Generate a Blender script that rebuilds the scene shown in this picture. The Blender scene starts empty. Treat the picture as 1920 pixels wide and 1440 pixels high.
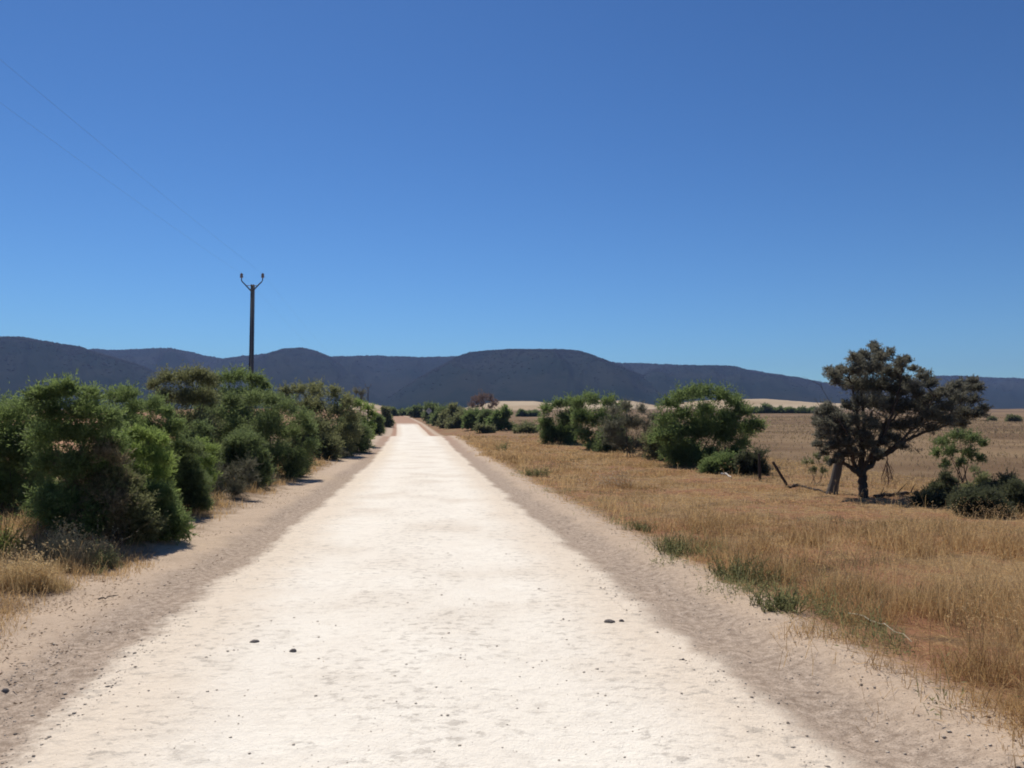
import bpy, math, random
import numpy as np
from mathutils import Vector
R = math.radians
rng = np.random.default_rng(7)
sc = bpy.context.scene
COL = sc.collection

# ------------------------------------------------------------------ camera
F = 1507.0                       # focal length in photo pixels (1920 wide)
CAMZ = 1.54
PITCH = math.atan(80.0 / F)
cam = bpy.data.cameras.new("camera")
camo = bpy.data.objects.new("camera", cam); COL.objects.link(camo)
cam.sensor_width = 36.0
cam.lens = 36.0 * F / 1920.0
cam.clip_start = 0.05; cam.clip_end = 20000
camo.location = (0, 0, CAMZ)
camo.rotation_euler = (math.pi / 2 + PITCH, 0, 0)
sc.camera = camo

def P(px, py, D):
    """world point at horizontal depth D seen at photo pixel px,py"""
    a = (px - 960.0) / F; b = (720.0 - py) / F
    dy = math.cos(PITCH) - b * math.sin(PITCH)
    dz = math.sin(PITCH) + b * math.cos(PITCH)
    s = D / dy
    return np.array([a * s, D, CAMZ + dz * s])

# ------------------------------------------------------------------ noise
def _hash(ix, iy, seed):
    h = (ix.astype(np.int64) * 374761393 + iy.astype(np.int64) * 668265263 + seed * 1442695) & 0x7fffffff
    h = ((h ^ (h >> 13)) * 1274126177) & 0x7fffffff
    h = h ^ (h >> 16)
    return (h & 0xffff) / 65535.0
def vnoise(x, y, seed=0):
    x = np.asarray(x, float); y = np.asarray(y, float)
    ix = np.floor(x); iy = np.floor(y); fx = x - ix; fy = y - iy
    fx = fx * fx * (3 - 2 * fx); fy = fy * fy * (3 - 2 * fy)
    a = _hash(ix, iy, seed); b = _hash(ix + 1, iy, seed); c = _hash(ix, iy + 1, seed); d = _hash(ix + 1, iy + 1, seed)
    return (a * (1 - fx) + b * fx) * (1 - fy) + (c * (1 - fx) + d * fx) * fy
def fbm(x, y, seed=0, o=4):
    t = 0; amp = .5; s = 0
    for k in range(o):
        t = t + amp * vnoise(x * 2 ** k + 17.3 * k, y * 2 ** k - 9.1 * k, seed + k); s += amp; amp *= .5
    return t / s
def sst(x, a, b):
    t = np.clip((np.asarray(x, float) - a) / (b - a), 0, 1); return t * t * (3 - 2 * t)

# ------------------------------------------------------------------ terrain
_cy = [-80, 0, 3.74, 5.8, 11.6, 34, 61, 97, 150, 218, 300, 1500]
_cx = [10.1, 0.0, -.47, -.74, -1.40, -3.95, -7.3, -12.0, -19.6, -31, -47, -300]
def xc(Y): return np.interp(Y, _cy, _cx)
_zy = [-80, 0, 20, 34, 48, 61, 80, 97, 150, 218, 300, 500, 900, 1600]
_zz = [0, 0, .01, .18, .50, .86, 1.02, 1.25, 2.3, 4.2, 6.4, 12.0, 19, 34]
_zr = [0, 0, .01, .18, .50, .86, .42, .50, 2.04, 4.2, 6.4, 12.0, 19, 34]
def smooth_interp(Y, ys, zs):
    return (np.interp(Y - 3, ys, zs) + np.interp(Y, ys, zs) * 2 + np.interp(Y + 3, ys, zs)) / 4
MOUND = (-5.55, 10.2)
def terr(x, Y, fine=False):
    x = np.asarray(x, float); Y = np.asarray(Y, float)
    u = x - xc(Y)
    w = np.exp(-(u / 7.0) ** 2)
    z = smooth_interp(Y, _zy, _zz) * (1 - w) + smooth_interp(Y, _zy, _zr) * w
    off = sst(np.abs(u), 2.6, 5.0)
    z = z + off * (fbm(x * .16, Y * .16, 3, 3) - .5) * .22
    z = z + sst(Y, 60, 200) * off * (fbm(x * .012, Y * .012, 8, 3) - .5) * 3.0 * sst(np.abs(u), 8, 60)
    z = z - .05 * np.exp(-((u - 2.35) / .4) ** 2) + .05 * np.exp(-((u - 2.85) / .3) ** 2)
    z = z - .03 * np.exp(-((u + 2.15) / .4) ** 2) + .10 * sst(-u, 2.9, 4.4)
    z = z + .30 * np.exp(-(((x - MOUND[0]) / 1.0) ** 2 + ((Y - MOUND[1]) / .7) ** 2))
    if fine:
        wr = np.exp(-((np.abs(u) - 2.35 - (fbm(Y * .7, Y * 0, 61, 2) - .5) * .6) / .28) ** 2) * (1 - sst(Y, 20, 40))
        z = z + wr * (fbm(x * 3.5, Y * 2.5, 62, 3) - .35) * .10
        v = sst(np.abs(u), 1.8, 2.6)
        near = 1 - sst(Y, 25, 50)
        z = z + near * (v * ((fbm(x * 2.2, Y * 2.2, 11, 4) - .5) * .07) + (1 - v) * (fbm(x * 1.6, Y * 1.6, 12, 3) - .5) * .018)
        # two faint wheel tracks
        z = z - near * .012 * (np.exp(-((u - .78) / .25) ** 2) + np.exp(-((u + .78) / .25) ** 2))
    return z
def gz(x, Y): return float(terr(x, Y, True))
def G(px, py):
    """ground point under a photo pixel"""
    lo, hi = 2.0, 900.0
    prev = 2.0
    for D in np.geomspace(2.0, 900.0, 500):
        p = P(px, py, D)
        if p[2] <= float(terr(p[0], p[1])): hi = D; lo = prev; break
        prev = D
    for _ in range(30):
        m = (lo + hi) / 2; p = P(px, py, m)
        if p[2] <= float(terr(p[0], p[1])): hi = m
        else: lo = m
    p = P(px, py, hi); p[2] = gz(p[0], p[1]); return p

# ------------------------------------------------------------------ mesh builder
class MB:
    def __init__(s): s.v = []; s.f3 = []; s.f4 = []; s.t = []; s.n = 0
    def add(s, v, f, tint=0.5):
        v = np.asarray(v, float).reshape(-1, 3); f = np.asarray(f, np.int64)
        if len(v) == 0: return s
        (s.f3 if f.shape[1] == 3 else s.f4).append(f + s.n)
        s.v.append(v); s.t.append(np.broadcast_to(np.asarray(tint, float), (len(v),)) if np.ndim(tint) == 0 else np.asarray(tint, float))
        s.n += len(v); return s
    def mesh(s, name, mat, smooth=False):
        me = bpy.data.meshes.new(name)
        v = np.concatenate(s.v) if s.v else np.zeros((0, 3))
        f3 = np.concatenate(s.f3) if s.f3 else np.zeros((0, 3), np.int64)
        f4 = np.concatenate(s.f4) if s.f4 else np.zeros((0, 4), np.int64)
        me.vertices.add(len(v)); me.vertices.foreach_set("co", v.astype(np.float32).ravel())
        nl = f3.size + f4.size; me.loops.add(nl)
        me.loops.foreach_set("vertex_index", np.concatenate([f3.ravel(), f4.ravel()]).astype(np.int32))
        npoly = len(f3) + len(f4); me.polygons.add(npoly)
        ls = np.concatenate([np.arange(len(f3)) * 3, f3.size + np.arange(len(f4)) * 4]).astype(np.int32)
        me.polygons.foreach_set("loop_start", ls)
        if smooth: me.polygons.foreach_set("use_smooth", np.ones(npoly, bool))
        a = me.attributes.new("tint", 'FLOAT', 'POINT')
        a.data.foreach_set("value", (np.concatenate(s.t) if s.t else np.zeros(0)).astype(np.float32))
        me.update(calc_edges=True); me.validate()
        if mat: me.materials.append(mat)
        return me

def build(name, mb, mat, parent=None, smooth=False):
    me = mb.mesh(name, mat, smooth)
    o = bpy.data.objects.new(name, me); COL.objects.link(o)
    if parent is not None:
        o.parent = parent                       # parents sit unrotated: vertices given in the parent's frame
    return o
def tag(o, label=None, cat=None, group=None, kind=None):
    if label: o["label"] = label
    if cat: o["category"] = cat
    if group: o["group"] = group
    if kind: o["kind"] = kind
    return o
def thing(name, label, cat, loc, group=None):
    o = bpy.data.objects.new(name, None); COL.objects.link(o)
    o.location = [float(c) for c in loc]; o.empty_display_size = .2
    return tag(o, label, cat, group)

def tube(path, rad, n=6, tint=.5, cap=True, mb=None):
    path = np.asarray(path, float); m = len(path)
    rad = np.broadcast_to(np.asarray(rad, float), (m,))
    tan = np.gradient(path, axis=0); tan /= np.linalg.norm(tan, axis=1)[:, None] + 1e-9
    ref = np.array([0.31, 0.17, .93]) if abs(tan[0, 2]) < .8 else np.array([.95, .3, .05])
    A = np.cross(tan, ref); A /= np.linalg.norm(A, axis=1)[:, None] + 1e-9
    B = np.cross(tan, A)
    th = np.linspace(0, 2 * math.pi, n, endpoint=False)
    v = path[:, None, :] + rad[:, None, None] * (np.cos(th)[None, :, None] * A[:, None, :] + np.sin(th)[None, :, None] * B[:, None, :])
    v = v.reshape(-1, 3)
    i = np.arange(m - 1)[:, None] * n; j = np.arange(n)[None, :]; j2 = (j + 1) % n
    f = np.stack([i + j, i + j2, i + n + j2, i + n + j], -1).reshape(-1, 4)
    mb.add(v, f, tint)
    if cap:
        for e, c in ((0, path[0]), (m - 1, path[-1])):
            k = np.arange(n); vv = np.concatenate([v[e * n:(e + 1) * n], c[None]])
            mb.add(vv, np.stack([k, (k + 1) % n, np.full(n, n)], -1), tint)
def box(mb, c, s, tint=.5, rot=None):
    v = np.array([[x, y, z] for x in (-.5, .5) for y in (-.5, .5) for z in (-.5, .5)]) * np.asarray(s)
    if rot is not None: v = v @ np.asarray(rot).T
    v = v + np.asarray(c)
    mb.add(v, [[0, 1, 3, 2], [4, 6, 7, 5], [0, 4, 5, 1], [2, 3, 7, 6], [0, 2, 6, 4], [1, 5, 7, 3]], tint)
def unit(v): return v / (np.linalg.norm(v, axis=-1, keepdims=True) + 1e-9)
def rdir(n):
    return unit(rng.normal(size=(n, 3)))

def leaves(mb, pos, dirs, L, W, tint):
    """one small pointed leaf per row, folded a little along its length"""
    n = len(pos)
    if n == 0: return
    side = unit(np.cross(dirs, rdir(n)))
    L = np.broadcast_to(L, (n,))[:, None]; W = np.broadcast_to(W, (n,))[:, None]
    v = np.stack([pos, pos + dirs * L * .45 + side * W * .5, pos + dirs * L, pos + dirs * L * .45 - side * W * .5], 1).reshape(-1, 3)
    f = np.arange(n * 4).reshape(n, 4)
    mb.add(v, f, np.repeat(tint, 4))
def blades(mb, base, h, w, lean, tint):
    """grass blades: quad then a tip triangle, bending over"""
    n = len(base)
    a = rng.uniform(0, 2 * math.pi, n); side = np.stack([np.cos(a), np.sin(a), np.zeros(n)], 1) * w[:, None] * .5
    b = rng.uniform(0, 2 * math.pi, n); ld = np.stack([np.cos(b), np.sin(b), np.zeros(n)], 1) * (lean * h)[:, None]
    up = np.array([0, 0, 1.0])
    mid = base + up * (h * .6)[:, None] + ld * .35
    tip = base + up * (h * (1 - .25 * lean))[:, None] + ld
    v = np.stack([base - side, base + side, mid + side * .7, mid - side * .7], 1).reshape(-1, 3)
    mb.add(v, np.arange(n * 4).reshape(n, 4), np.repeat(tint, 4))
    v = np.stack([mid - side * .7, mid + side * .7, tip], 1).reshape(-1, 3)
    mb.add(v, np.arange(n * 3).reshape(n, 3), np.repeat(tint, 3))

# ------------------------------------------------------------------ materials
class NT:
    def __init__(s, name):
        s.m = bpy.data.materials.new(name); s.m.use_nodes = True; s.t = s.m.node_tree; s.t.nodes.clear()
        s.out = s.t.nodes.new("ShaderNodeOutputMaterial")
    def n(s, typ, ins=None, **kw):
        x = s.t.nodes.new(typ)
        for k, v in kw.items(): setattr(x, k, v)
        for k, v in (ins or {}).items():
            if hasattr(v, "is_output") or isinstance(v, bpy.types.NodeSocket): s.t.links.new(v, x.inputs[k])
            else: x.inputs[k].default_value = v
        return x
    def math(s, op, a, b=None, c=None, clamp=False):
        ins = {0: a}
        if b is not None: ins[1] = b
        if c is not None: ins[2] = c
        return s.n("ShaderNodeMath", ins, operation=op, use_clamp=clamp).outputs[0]
    def rng(s, v, a, b, c=0., d=1., smooth=True):
        return s.n("ShaderNodeMapRange", {0: v, 1: a, 2: b, 3: c, 4: d}, interpolation_type='SMOOTHSTEP' if smooth else 'LINEAR').outputs[0]
    def noise(s, vec, scale, detail=3., rough=.55, dist=0.):
        return s.n("ShaderNodeTexNoise", {"Vector": vec, "Scale": scale, "Detail": detail, "Roughness": rough, "Distortion": dist}).outputs[0]
    def mix(s, f, a, b, mode='MIX'):
        x = s.n("ShaderNodeMix", {0: f}, data_type='RGBA', blend_type=mode)
        for k, v in ((6, a), (7, b)):
            if isinstance(v, bpy.types.NodeSocket): s.t.links.new(v, x.inputs[k])
            else: x.inputs[k].default_value = (*v, 1)
        return x.outputs[2]
    def fin(s, sh): s.t.links.new(sh, s.out.inputs[0]); return s.m

def leaf_mat(name, dark, light, trans=.35, rough=.55):
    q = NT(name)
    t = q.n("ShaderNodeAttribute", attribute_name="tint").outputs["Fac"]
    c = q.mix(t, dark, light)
    d = q.n("ShaderNodeBsdfPrincipled", {"Base Color": c, "Roughness": rough, "Specular IOR Level": .25}).outputs[0]
    tr = q.n("ShaderNodeBsdfTranslucent", {"Color": q.mix(.5, c, tuple(min(1, x * 1.35) for x in light))}).outputs[0]
    return q.fin(q.n("ShaderNodeMixShader", {0: trans, 1: d, 2: tr}).outputs[0])
def wood_mat(name, a, b, scale=9.):
    q = NT(name)
    co = q.n("ShaderNodeTexCoord").outputs["Object"]
    mp = q.n("ShaderNodeMapping", {"Vector": co, "Scale": (1, 1, .18)}).outputs[0]
    f = q.noise(mp, scale * 3, 5, .65); g = q.noise(co, scale * .35, 3)
    c = q.mix(q.math('MULTIPLY', f, q.math('ADD', g, .4), clamp=True), a, b)
    bp = q.n("ShaderNodeBump", {"Height": f, "Strength": .7, "Distance": .02}).outputs[0]
    return q.fin(q.n("ShaderNodeBsdfPrincipled", {"Base Color": c, "Roughness": .9, "Specular IOR Level": .15, "Normal": bp}).outputs[0])
def plain_mat(name, a, b, rough=.6, metal=0., scale=6.):
    q = NT(name)
    co = q.n("ShaderNodeTexCoord").outputs["Object"]
    c = q.mix(q.noise(co, scale, 4), a, b)
    return q.fin(q.n("ShaderNodeBsdfPrincipled", {"Base Color": c, "Roughness": rough, "Metallic": metal}).outputs[0])

def earth_mat():
    q = NT("earth")
    uv = q.n("ShaderNodeUVMap", uv_map="lane").outputs[0]
    sep = q.n("ShaderNodeSeparateXYZ", {0: uv}); u, Y = sep.outputs[0], sep.outputs[1]
    pos = q.n("ShaderNodeNewGeometry").outputs["Position"]
    flat = q.n("ShaderNodeMapping", {"Vector": pos, "Scale": (1, 1, 0)}).outputs[0]
    n_b = q.noise(flat, .45, 3); n_m = q.noise(flat, 2.2, 4, .6); n_f = q.noise(flat, 14., 5, .65); n_g = q.noise(flat, 70., 3, .7)
    w = q.math('ADD', q.math('MULTIPLY_ADD', n_b, .55, -.275), q.math('MULTIPLY_ADD', n_m, .34, -.17))
    w = q.math('ADD', w, q.math('MULTIPLY_ADD', n_f, .30, -.15))
    uw = q.math('ADD', u, w)
    au = q.math('ABSOLUTE', q.math('ADD', uw, -.06))
    far = q.rng(Y, 140., 160., 1., 0.)
    m_white = q.math('MULTIPLY', q.rng(au, 1.82, 2.06, 1., 0.), far)
    m_band = q.rng(au, 2.38, 2.72, 1., 0.)
    m_cream = q.rng(au, .95, 1.75)
    # white limestone with worn grey flecks
    white = q.mix(q.rng(n_m, .3, .72), (.87, .80, .70), (.93, .87, .77))
    white = q.mix(q.rng(q.noise(flat, .55, 5, .65), .45, .68, 0., .55), white, (.70, .60, .49))
    white = q.mix(m_cream, white, (.79, .68, .555))
    tr = q.math('ADD', q.rng(q.math('ABSOLUTE', q.math('ADD', q.math('ABSOLUTE', uw), -.85)), .18, .5), .55, clamp=True)
    cl = q.rng(q.noise(flat, 1.1, 4, .65), .38, .54)
    st = q.n("ShaderNodeMapping", {"Vector": flat, "Scale": (1.0, 1.5, 1)}).outputs[0]
    fl = q.rng(q.noise(st, 8.5, 6, .72), .52, .60)
    white = q.mix(q.math('MULTIPLY', q.math('MULTIPLY', q.math('MULTIPLY', cl, fl), tr), .55), white, (.40, .355, .305))
    fl2 = q.rng(q.noise(st, 30., 5, .75), .56, .66)
    white = q.mix(q.math('MULTIPLY', fl2, .45), white, (.47, .40, .33))
    band = q.mix(q.rng(n_f, .3, .7), (.30, .225, .17), (.57, .455, .36))
    band = q.mix(q.rng(n_g, .48, .68), band, (.23, .18, .14))
    band = q.mix(q.rng(q.noise(flat, 130., 2, .6), .60, .72), band, (.66, .57, .47))
    # sides
    tan = q.mix(n_f, (.43, .32, .235), (.64, .51, .39))
    tan = q.mix(q.rng(n_g, .56, .72), tan, (.22, .155, .115))
    n_l = q.noise(flat, .11, 4, .6)
    straw = q.mix(n_f, (.19, .12, .062), (.38, .26, .14))
    red = q.mix(n_f, (.20, .095, .052), (.36, .19, .11))
    soil = q.mix(q.rng(q.math('ADD', q.math('MULTIPLY', n_b, .6), q.math('MULTIPLY', n_m, .4)), .45, .56), straw, red)
    soil = q.mix(q.rng(q.noise(flat, .8, 5, .7), .50, .68), soil, (.13, .085, .05))
    field = q.mix(q.rng(q.noise(flat, .06, 5, .65), .38, .62), (.155, .098, .055), (.26, .178, .102))
    field = q.mix(q.rng(q.noise(flat, 1.1, 5, .7), .55, .72), field, (.27, .20, .13))
    sideR = q.mix(q.rng(u, 8., 16.), soil, field)
    side_t = q.mix(q.rng(u, 2.9, 3.5), tan, sideR)
    red_l = q.mix(n_m, (.36, .175, .095), (.46, .29, .18))
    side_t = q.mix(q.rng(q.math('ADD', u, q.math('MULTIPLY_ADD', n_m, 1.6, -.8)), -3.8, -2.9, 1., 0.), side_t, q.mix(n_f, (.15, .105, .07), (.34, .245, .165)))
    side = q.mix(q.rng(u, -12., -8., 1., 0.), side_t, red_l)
    redfar = q.rng(Y, 18., 85.)
    band = q.mix(redfar, band, (.42, .265, .185))
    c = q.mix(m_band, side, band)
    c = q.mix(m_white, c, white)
    c = q.mix(q.rng(q.noise(flat, 4.5, 6, .72), .50, .66, 0., .22), c, q.mix(.5, c, (.20, .15, .115), 'MULTIPLY'))
    hgt = q.math('ADD', q.math('MULTIPLY', n_f, .6), q.math('MULTIPLY', n_g, .25))
    bp = q.n("ShaderNodeBump", {"Height": hgt, "Strength": .8, "Distance": .035}).outputs[0]
    return q.fin(q.n("ShaderNodeBsdfPrincipled", {"Base Color": c, "Roughness": .95, "Specular IOR Level": .1, "Normal": bp}).outputs[0])

def hill_mat(name, a, b, c3, sc1=.004, sc2=.03):
    q = NT(name)
    pos = q.n("ShaderNodeNewGeometry").outputs["Position"]
    c = q.mix(q.rng(q.noise(pos, sc1, 5, .6), .35, .65), a, b)
    c = q.mix(q.rng(q.noise(pos, sc2, 5, .7), .5, .7), c, c3)
    bp = q.n("ShaderNodeBump", {"Height": q.noise(pos, sc2, 5, .7), "Strength": .35, "Distance": 4.}).outputs[0]
    return q.fin(q.n("ShaderNodeBsdfPrincipled", {"Base Color": c, "Roughness": 1., "Specular IOR Level": 0., "Normal": bp}).outputs[0])

M = {}
M['earth'] = earth_mat()
M['green'] = leaf_mat("leaf_green", (.095, .135, .058), (.20, .262, .09), .62)
M['dark'] = leaf_mat("leaf_dark_green", (.09, .125, .060), (.175, .22, .085), .62)
M['olive'] = leaf_mat("leaf_olive", (.11, .122, .066), (.215, .225, .105), .62)
M['bright'] = leaf_mat("leaf_bright_green", (.115, .165, .052), (.26, .34, .095), .62)
M['deep'] = leaf_mat("leaf_shaded", (.06, .072, .045), (.105, .112, .058), .62)  # darker leaf for low scrub, its shade is put into the colour
M['brown'] = leaf_mat("leaf_brown", (.14, .12, .08), (.27, .225, .135), .5)
M['grey'] = leaf_mat("leaf_grey", (.10, .10, .07), (.20, .195, .13), .45)
M['tree'] = leaf_mat("leaf_bronze", (.090, .092, .076), (.215, .208, .162), .55)
M['rust'] = leaf_mat("leaf_rust", (.17, .11, .085), (.27, .18, .135), .3)
M['weed'] = leaf_mat("leaf_weed", (.11, .115, .052), (.27, .275, .125), .55)
M['straw'] = leaf_mat("straw", (.20, .108, .043), (.74, .52, .26), .42)
M['stub'] = leaf_mat("field_straw", (.21, .145, .085), (.40, .30, .175), .5)
M['gold'] = leaf_mat("golden_straw", (.26, .17, .075), (.66, .50, .27), .4)
M['dullgrass'] = leaf_mat("dull_grass", (.085, .075, .038), (.24, .205, .10), .4)
M['pale'] = leaf_mat("pale_seed", (.48, .42, .30), (.78, .72, .58), .3)
M['bark'] = wood_mat("bark", (.035, .027, .022), (.11, .085, .07))
M['twig'] = wood_mat("grey_twig", (.07, .055, .045), (.16, .13, .11), 14)
M['oldwood'] = wood_mat("weathered_wood", (.05, .042, .036), (.22, .19, .165), 7)
M['whitewood'] = wood_mat("bleached_wood", (.50, .46, .42), (.78, .74, .70), 8)
M['redtwig'] = wood_mat("red_twig", (.13, .065, .045), (.24, .13, .09), 14)
M['steel'] = plain_mat("rusty_steel", (.042, .042, .055), (.08, .078, .092), .6, .2)
M['concrete'] = plain_mat("concrete", (.20, .20, .22), (.28, .275, .29), .9, 0, 4)
M['porcelain'] = plain_mat("porcelain", (.16, .12, .12), (.24, .20, .20), .25)
M['wire'] = plain_mat("wire", (.10, .10, .11), (.16, .16, .17), .5, .5)
M['sign_backlit'] = plain_mat("sign_backlit_grey", (.24, .24, .25), (.31, .31, .32), .5)  # pale panel, backlit shade is darkened into the base colour
M['black'] = plain_mat("sign_black", (.05, .05, .055), (.07, .07, .07), .5)
M['stone'] = plain_mat("dark_stone", (.075, .064, .062), (.21, .18, .165), .9, 0, 30)
M['gravel'] = leaf_mat("gravel", (.30, .24, .19), (.70, .60, .48), 0.0, .9)
M['litter'] = leaf_mat("litter", (.13, .088, .06), (.42, .31, .21), .2, .9)
M['hill'] = hill_mat("scrub_hill", (.014, .027, .028), (.029, .037, .036), (.012, .024, .023))
M['scrub'] = leaf_mat("hill_scrub", (.017, .030, .027), (.028, .038, .034), .45, .9)
M['stubble'] = hill_mat("stubble", (.42, .32, .21), (.52, .42, .30), (.34, .25, .16), .01, .03)

# ------------------------------------------------------------------ ground, road
def axis(fine_half, step, grow, end):
    a = list(np.arange(0, fine_half, step)); s = step
    while a[-1] < end: s *= grow; a.append(a[-1] + s)
    return np.array(a)
up_ = axis(8.0, .14, 1.09, 1700); U = np.concatenate([-up_[::-1], up_[1:]])
yp = axis(14.0, .11, 1.028, 1500)
YS = np.concatenate([-axis(3, .5, 1.3, 70)[::-1][:-1], yp])
EDGE = 2.66
iL = int(np.argmin(np.abs(U + EDGE))); iR = int(np.argmin(np.abs(U - EDGE)))
UU, YY = np.meshgrid(U, YS)
# ragged road edge: nudge the shared seam
XX = xc(YY) + UU
ZZ = terr(XX, YY, True)
def sheet(name, c0, c1):
    nx = c1 - c0 + 1; ny = len(YS)
    v = np.stack([XX[:, c0:c1 + 1], YY[:, c0:c1 + 1], ZZ[:, c0:c1 + 1]], -1).reshape(-1, 3)
    i = np.arange(ny - 1)[:, None] * nx; j = np.arange(nx - 1)[None]
    f = np.stack([i + j, i + j + 1, i + nx + j + 1, i + nx + j], -1).reshape(-1, 4)
    return v, f, np.stack([UU[:, c0:c1 + 1], YY[:, c0:c1 + 1]], -1).reshape(-1, 2)
def ground_obj(name, pieces):
    mb = MB(); uvs = []
    for c0, c1 in pieces:
        v, f, uv = sheet(name, c0, c1); mb.add(v, f); uvs.append(uv)
    me = mb.mesh(name, M['earth'], True); uv = np.concatenate(uvs)
    lay = me.uv_layers.new(name="lane")
    li = np.empty(len(me.loops), np.int32); me.loops.foreach_get("vertex_index", li)
    lay.data.foreach_set("uv", uv[li].astype(np.float32).ravel())
    o = bpy.data.objects.new(name, me); COL.objects.link(o); o["kind"] = "structure"; return o
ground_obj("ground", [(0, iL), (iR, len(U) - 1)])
ground_obj("road", [(iL, iR)])

# ------------------------------------------------------------------ hills
SCRUB = MB()
def hill(name, prof, D0, D1, D2, gully, mat, seed, scrub=0, step=2.0, base_py=800, rough=.6, ssize=(1.8, 4.2)):
    pxs = np.arange(prof[0][0], prof[-1][0] + step, step)
    crest = np.interp(pxs, [p[0] for p in prof], [p[1] for p in prof])
    k = np.array([1, 2, 3, 2, 1.]); crest = np.convolve(np.pad(crest, 2, 'edge'), k / k.sum(), 'valid')
    crest = crest + (fbm(pxs * .09, pxs * 0 + seed, seed, 4) - .5) * rough * 3
    T = np.concatenate([np.linspace(0, 1, 34), 1 + np.array([.06, .15, .3, .5, .8, 1.0])])
    PX, TT = np.meshgrid(pxs, T); CR = np.broadcast_to(crest, PX.shape)
    Yd = np.where(TT <= 1, D0 + (D1 - D0) * TT, D1 + (D2 - D1) * (TT - 1))
    a = (PX - 960) / F; b = (720 - CR) / F
    dy = math.cos(PITCH) - b * math.sin(PITCH); dz = math.sin(PITCH) + b * math.cos(PITCH)
    zc = CAMZ + dz / dy * D1
    zb = terr(a * D0, np.full_like(PX, D0)) - 4
    s = np.where(TT <= 1, sst(TT, -.25, 1.05) , 1 - .8 * sst(TT, 1.0, 2.2)); s = (s - s[0]) / (s[33] - s[0])
    g = fbm(PX * .016 + TT * 1.1, TT * 1.3, seed + 5, 4) - .5
    rid = -np.abs(fbm(PX * .012 - TT * .8, TT * .8 + 3, seed + 9, 3) - .5) * 2
    env = np.clip(TT, 0, 1) * np.clip(1 - TT, 0, 1) * 4
    Z = zb + (zc - zb) * s * (1 + gully * env * (g * .9 + rid * .5))
    dyb = math.cos(PITCH)
    X = a * Yd / dy
    Zm = CAMZ + (zc - CAMZ) * Yd / D1 - (1 - np.minimum(TT, 1)) * (zc - CAMZ) * .10
    Z = np.where(TT < 1, np.minimum(Z, Zm), Z)
    Z = np.where(TT == 1, zc, Z)
    nx = len(pxs); ny = len(T)
    v = np.stack([X, Yd, Z], -1).reshape(-1, 3)
    i = np.arange(ny - 1)[:, None] * nx; j = np.arange(nx - 1)[None]
    f = np.stack([i + j, i + j + 1, i + nx + j + 1, i + nx + j], -1).reshape(-1, 4)
    mb = MB().add(v, f); o = build(name, mb, mat, None, True); o["kind"] = "structure"
    if scrub:
        Vg = v.reshape(ny, nx, 3)
        ti = np.minimum(34, (rng.beta(4.5, .7, scrub) * 34)); pi_ = rng.uniform(0, nx - 1.01, scrub)
        i0 = ti.astype(int); j0 = pi_.astype(int); fi = (ti - i0)[:, None]; fj = (pi_ - j0)[:, None]
        p = (Vg[i0, j0] * (1 - fj) + Vg[i0, j0 + 1] * fj) * (1 - fi) + (Vg[i0 + 1, j0] * (1 - fj) + Vg[i0 + 1, j0 + 1] * fj) * fi
        clump(SCRUB, p, rng.uniform(*ssize, scrub), rng.uniform(0, 1, scrub), .55)
    return o
OCT = np.array([[1, 0, 0], [-1, 0, 0], [0, 1, 0], [0, -1, 0], [0, 0, 1], [0, 0, -.4]], float)
OCF = np.array([[0, 2, 4], [2, 1, 4], [1, 3, 4], [3, 0, 4], [2, 0, 5], [1, 2, 5], [3, 1, 5], [0, 3, 5]])
def clump(mb, p, s, tint, zs=.8):
    n = len(p)
    v = OCT[None] * rng.uniform(.5, 1.2, (n, 6, 3)) * s[:, None, None]; v[:, :, 2] *= zs
    a = rng.uniform(0, 6.28, n); c, d = np.cos(a)[:, None], np.sin(a)[:, None]
    vx = v[:, :, 0] * c - v[:, :, 1] * d; vy = v[:, :, 0] * d + v[:, :, 1] * c
    v = np.stack([vx, vy, v[:, :, 2]], -1) + p[:, None, :]
    mb.add(v.reshape(-1, 3), (OCF[None] + np.arange(n)[:, None, None] * 6).reshape(-1, 3), np.repeat(tint, 6))

hill("hill", [(-260, 655), (-120, 640), (0, 632), (40, 632), (90, 641), (150, 650), (190, 664), (250, 680), (310, 705), (380, 735), (450, 765), (480, 790)], 950, 1650, 2300, .46, M['hill'], 31, 5000)
hill("hill", [(-260, 668), (100, 660), (180, 655), (225, 657), (270, 654), (320, 653), (355, 660), (415, 673), (450, 668), (500, 663), (530, 658), (565, 656), (600, 664), (620, 669), (700, 667), (790, 670), (870, 668), (1000, 668), (1130, 678), (1160, 681), (1200, 681), (1280, 685), (1380, 690), (1500, 709), (1545, 718), (1600, 722), (1670, 722), (1720, 712), (1760, 705), (1800, 705), (1850, 708), (1930, 710), (2060, 706), (2200, 712)], 1300, 2600, 3300, .46, M['hill'], 41, 9000, ssize=(3., 6.))
hill("hill", [(360, 770), (420, 715), (460, 685), (500, 663), (530, 654), (565, 652), (590, 657), (618, 669), (650, 690), (700, 718), (750, 745), (800, 775)], 1150, 2150, 2700, .46, M['hill'], 53, 3000)
hill("hill", [(640, 785), (690, 762), (720, 748), (755, 727), (790, 705), (830, 684), (860, 668), (880, 660), (960, 655), (1060, 655), (1085, 658), (1100, 662), (1125, 671), (1150, 681), (1190, 697), (1240, 720), (1300, 745), (1360, 772)], 980, 1800, 2500, .46, M['hill'], 67, 5000)
hill("hill", [(1130, 760), (1180, 715), (1230, 690), (1280, 685), (1340, 685), (1380, 687), (1410, 697), (1450, 703), (1500, 708), (1545, 720), (1600, 735), (1660, 752), (1720, 775)], 1100, 2100, 2700, .46, M['hill'], 71, 3400)
s_ = build("hill_scrub", SCRUB, M['scrub']); tag(s_, "dark scrub dotted over the distant ranges", kind="stuff")
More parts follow.
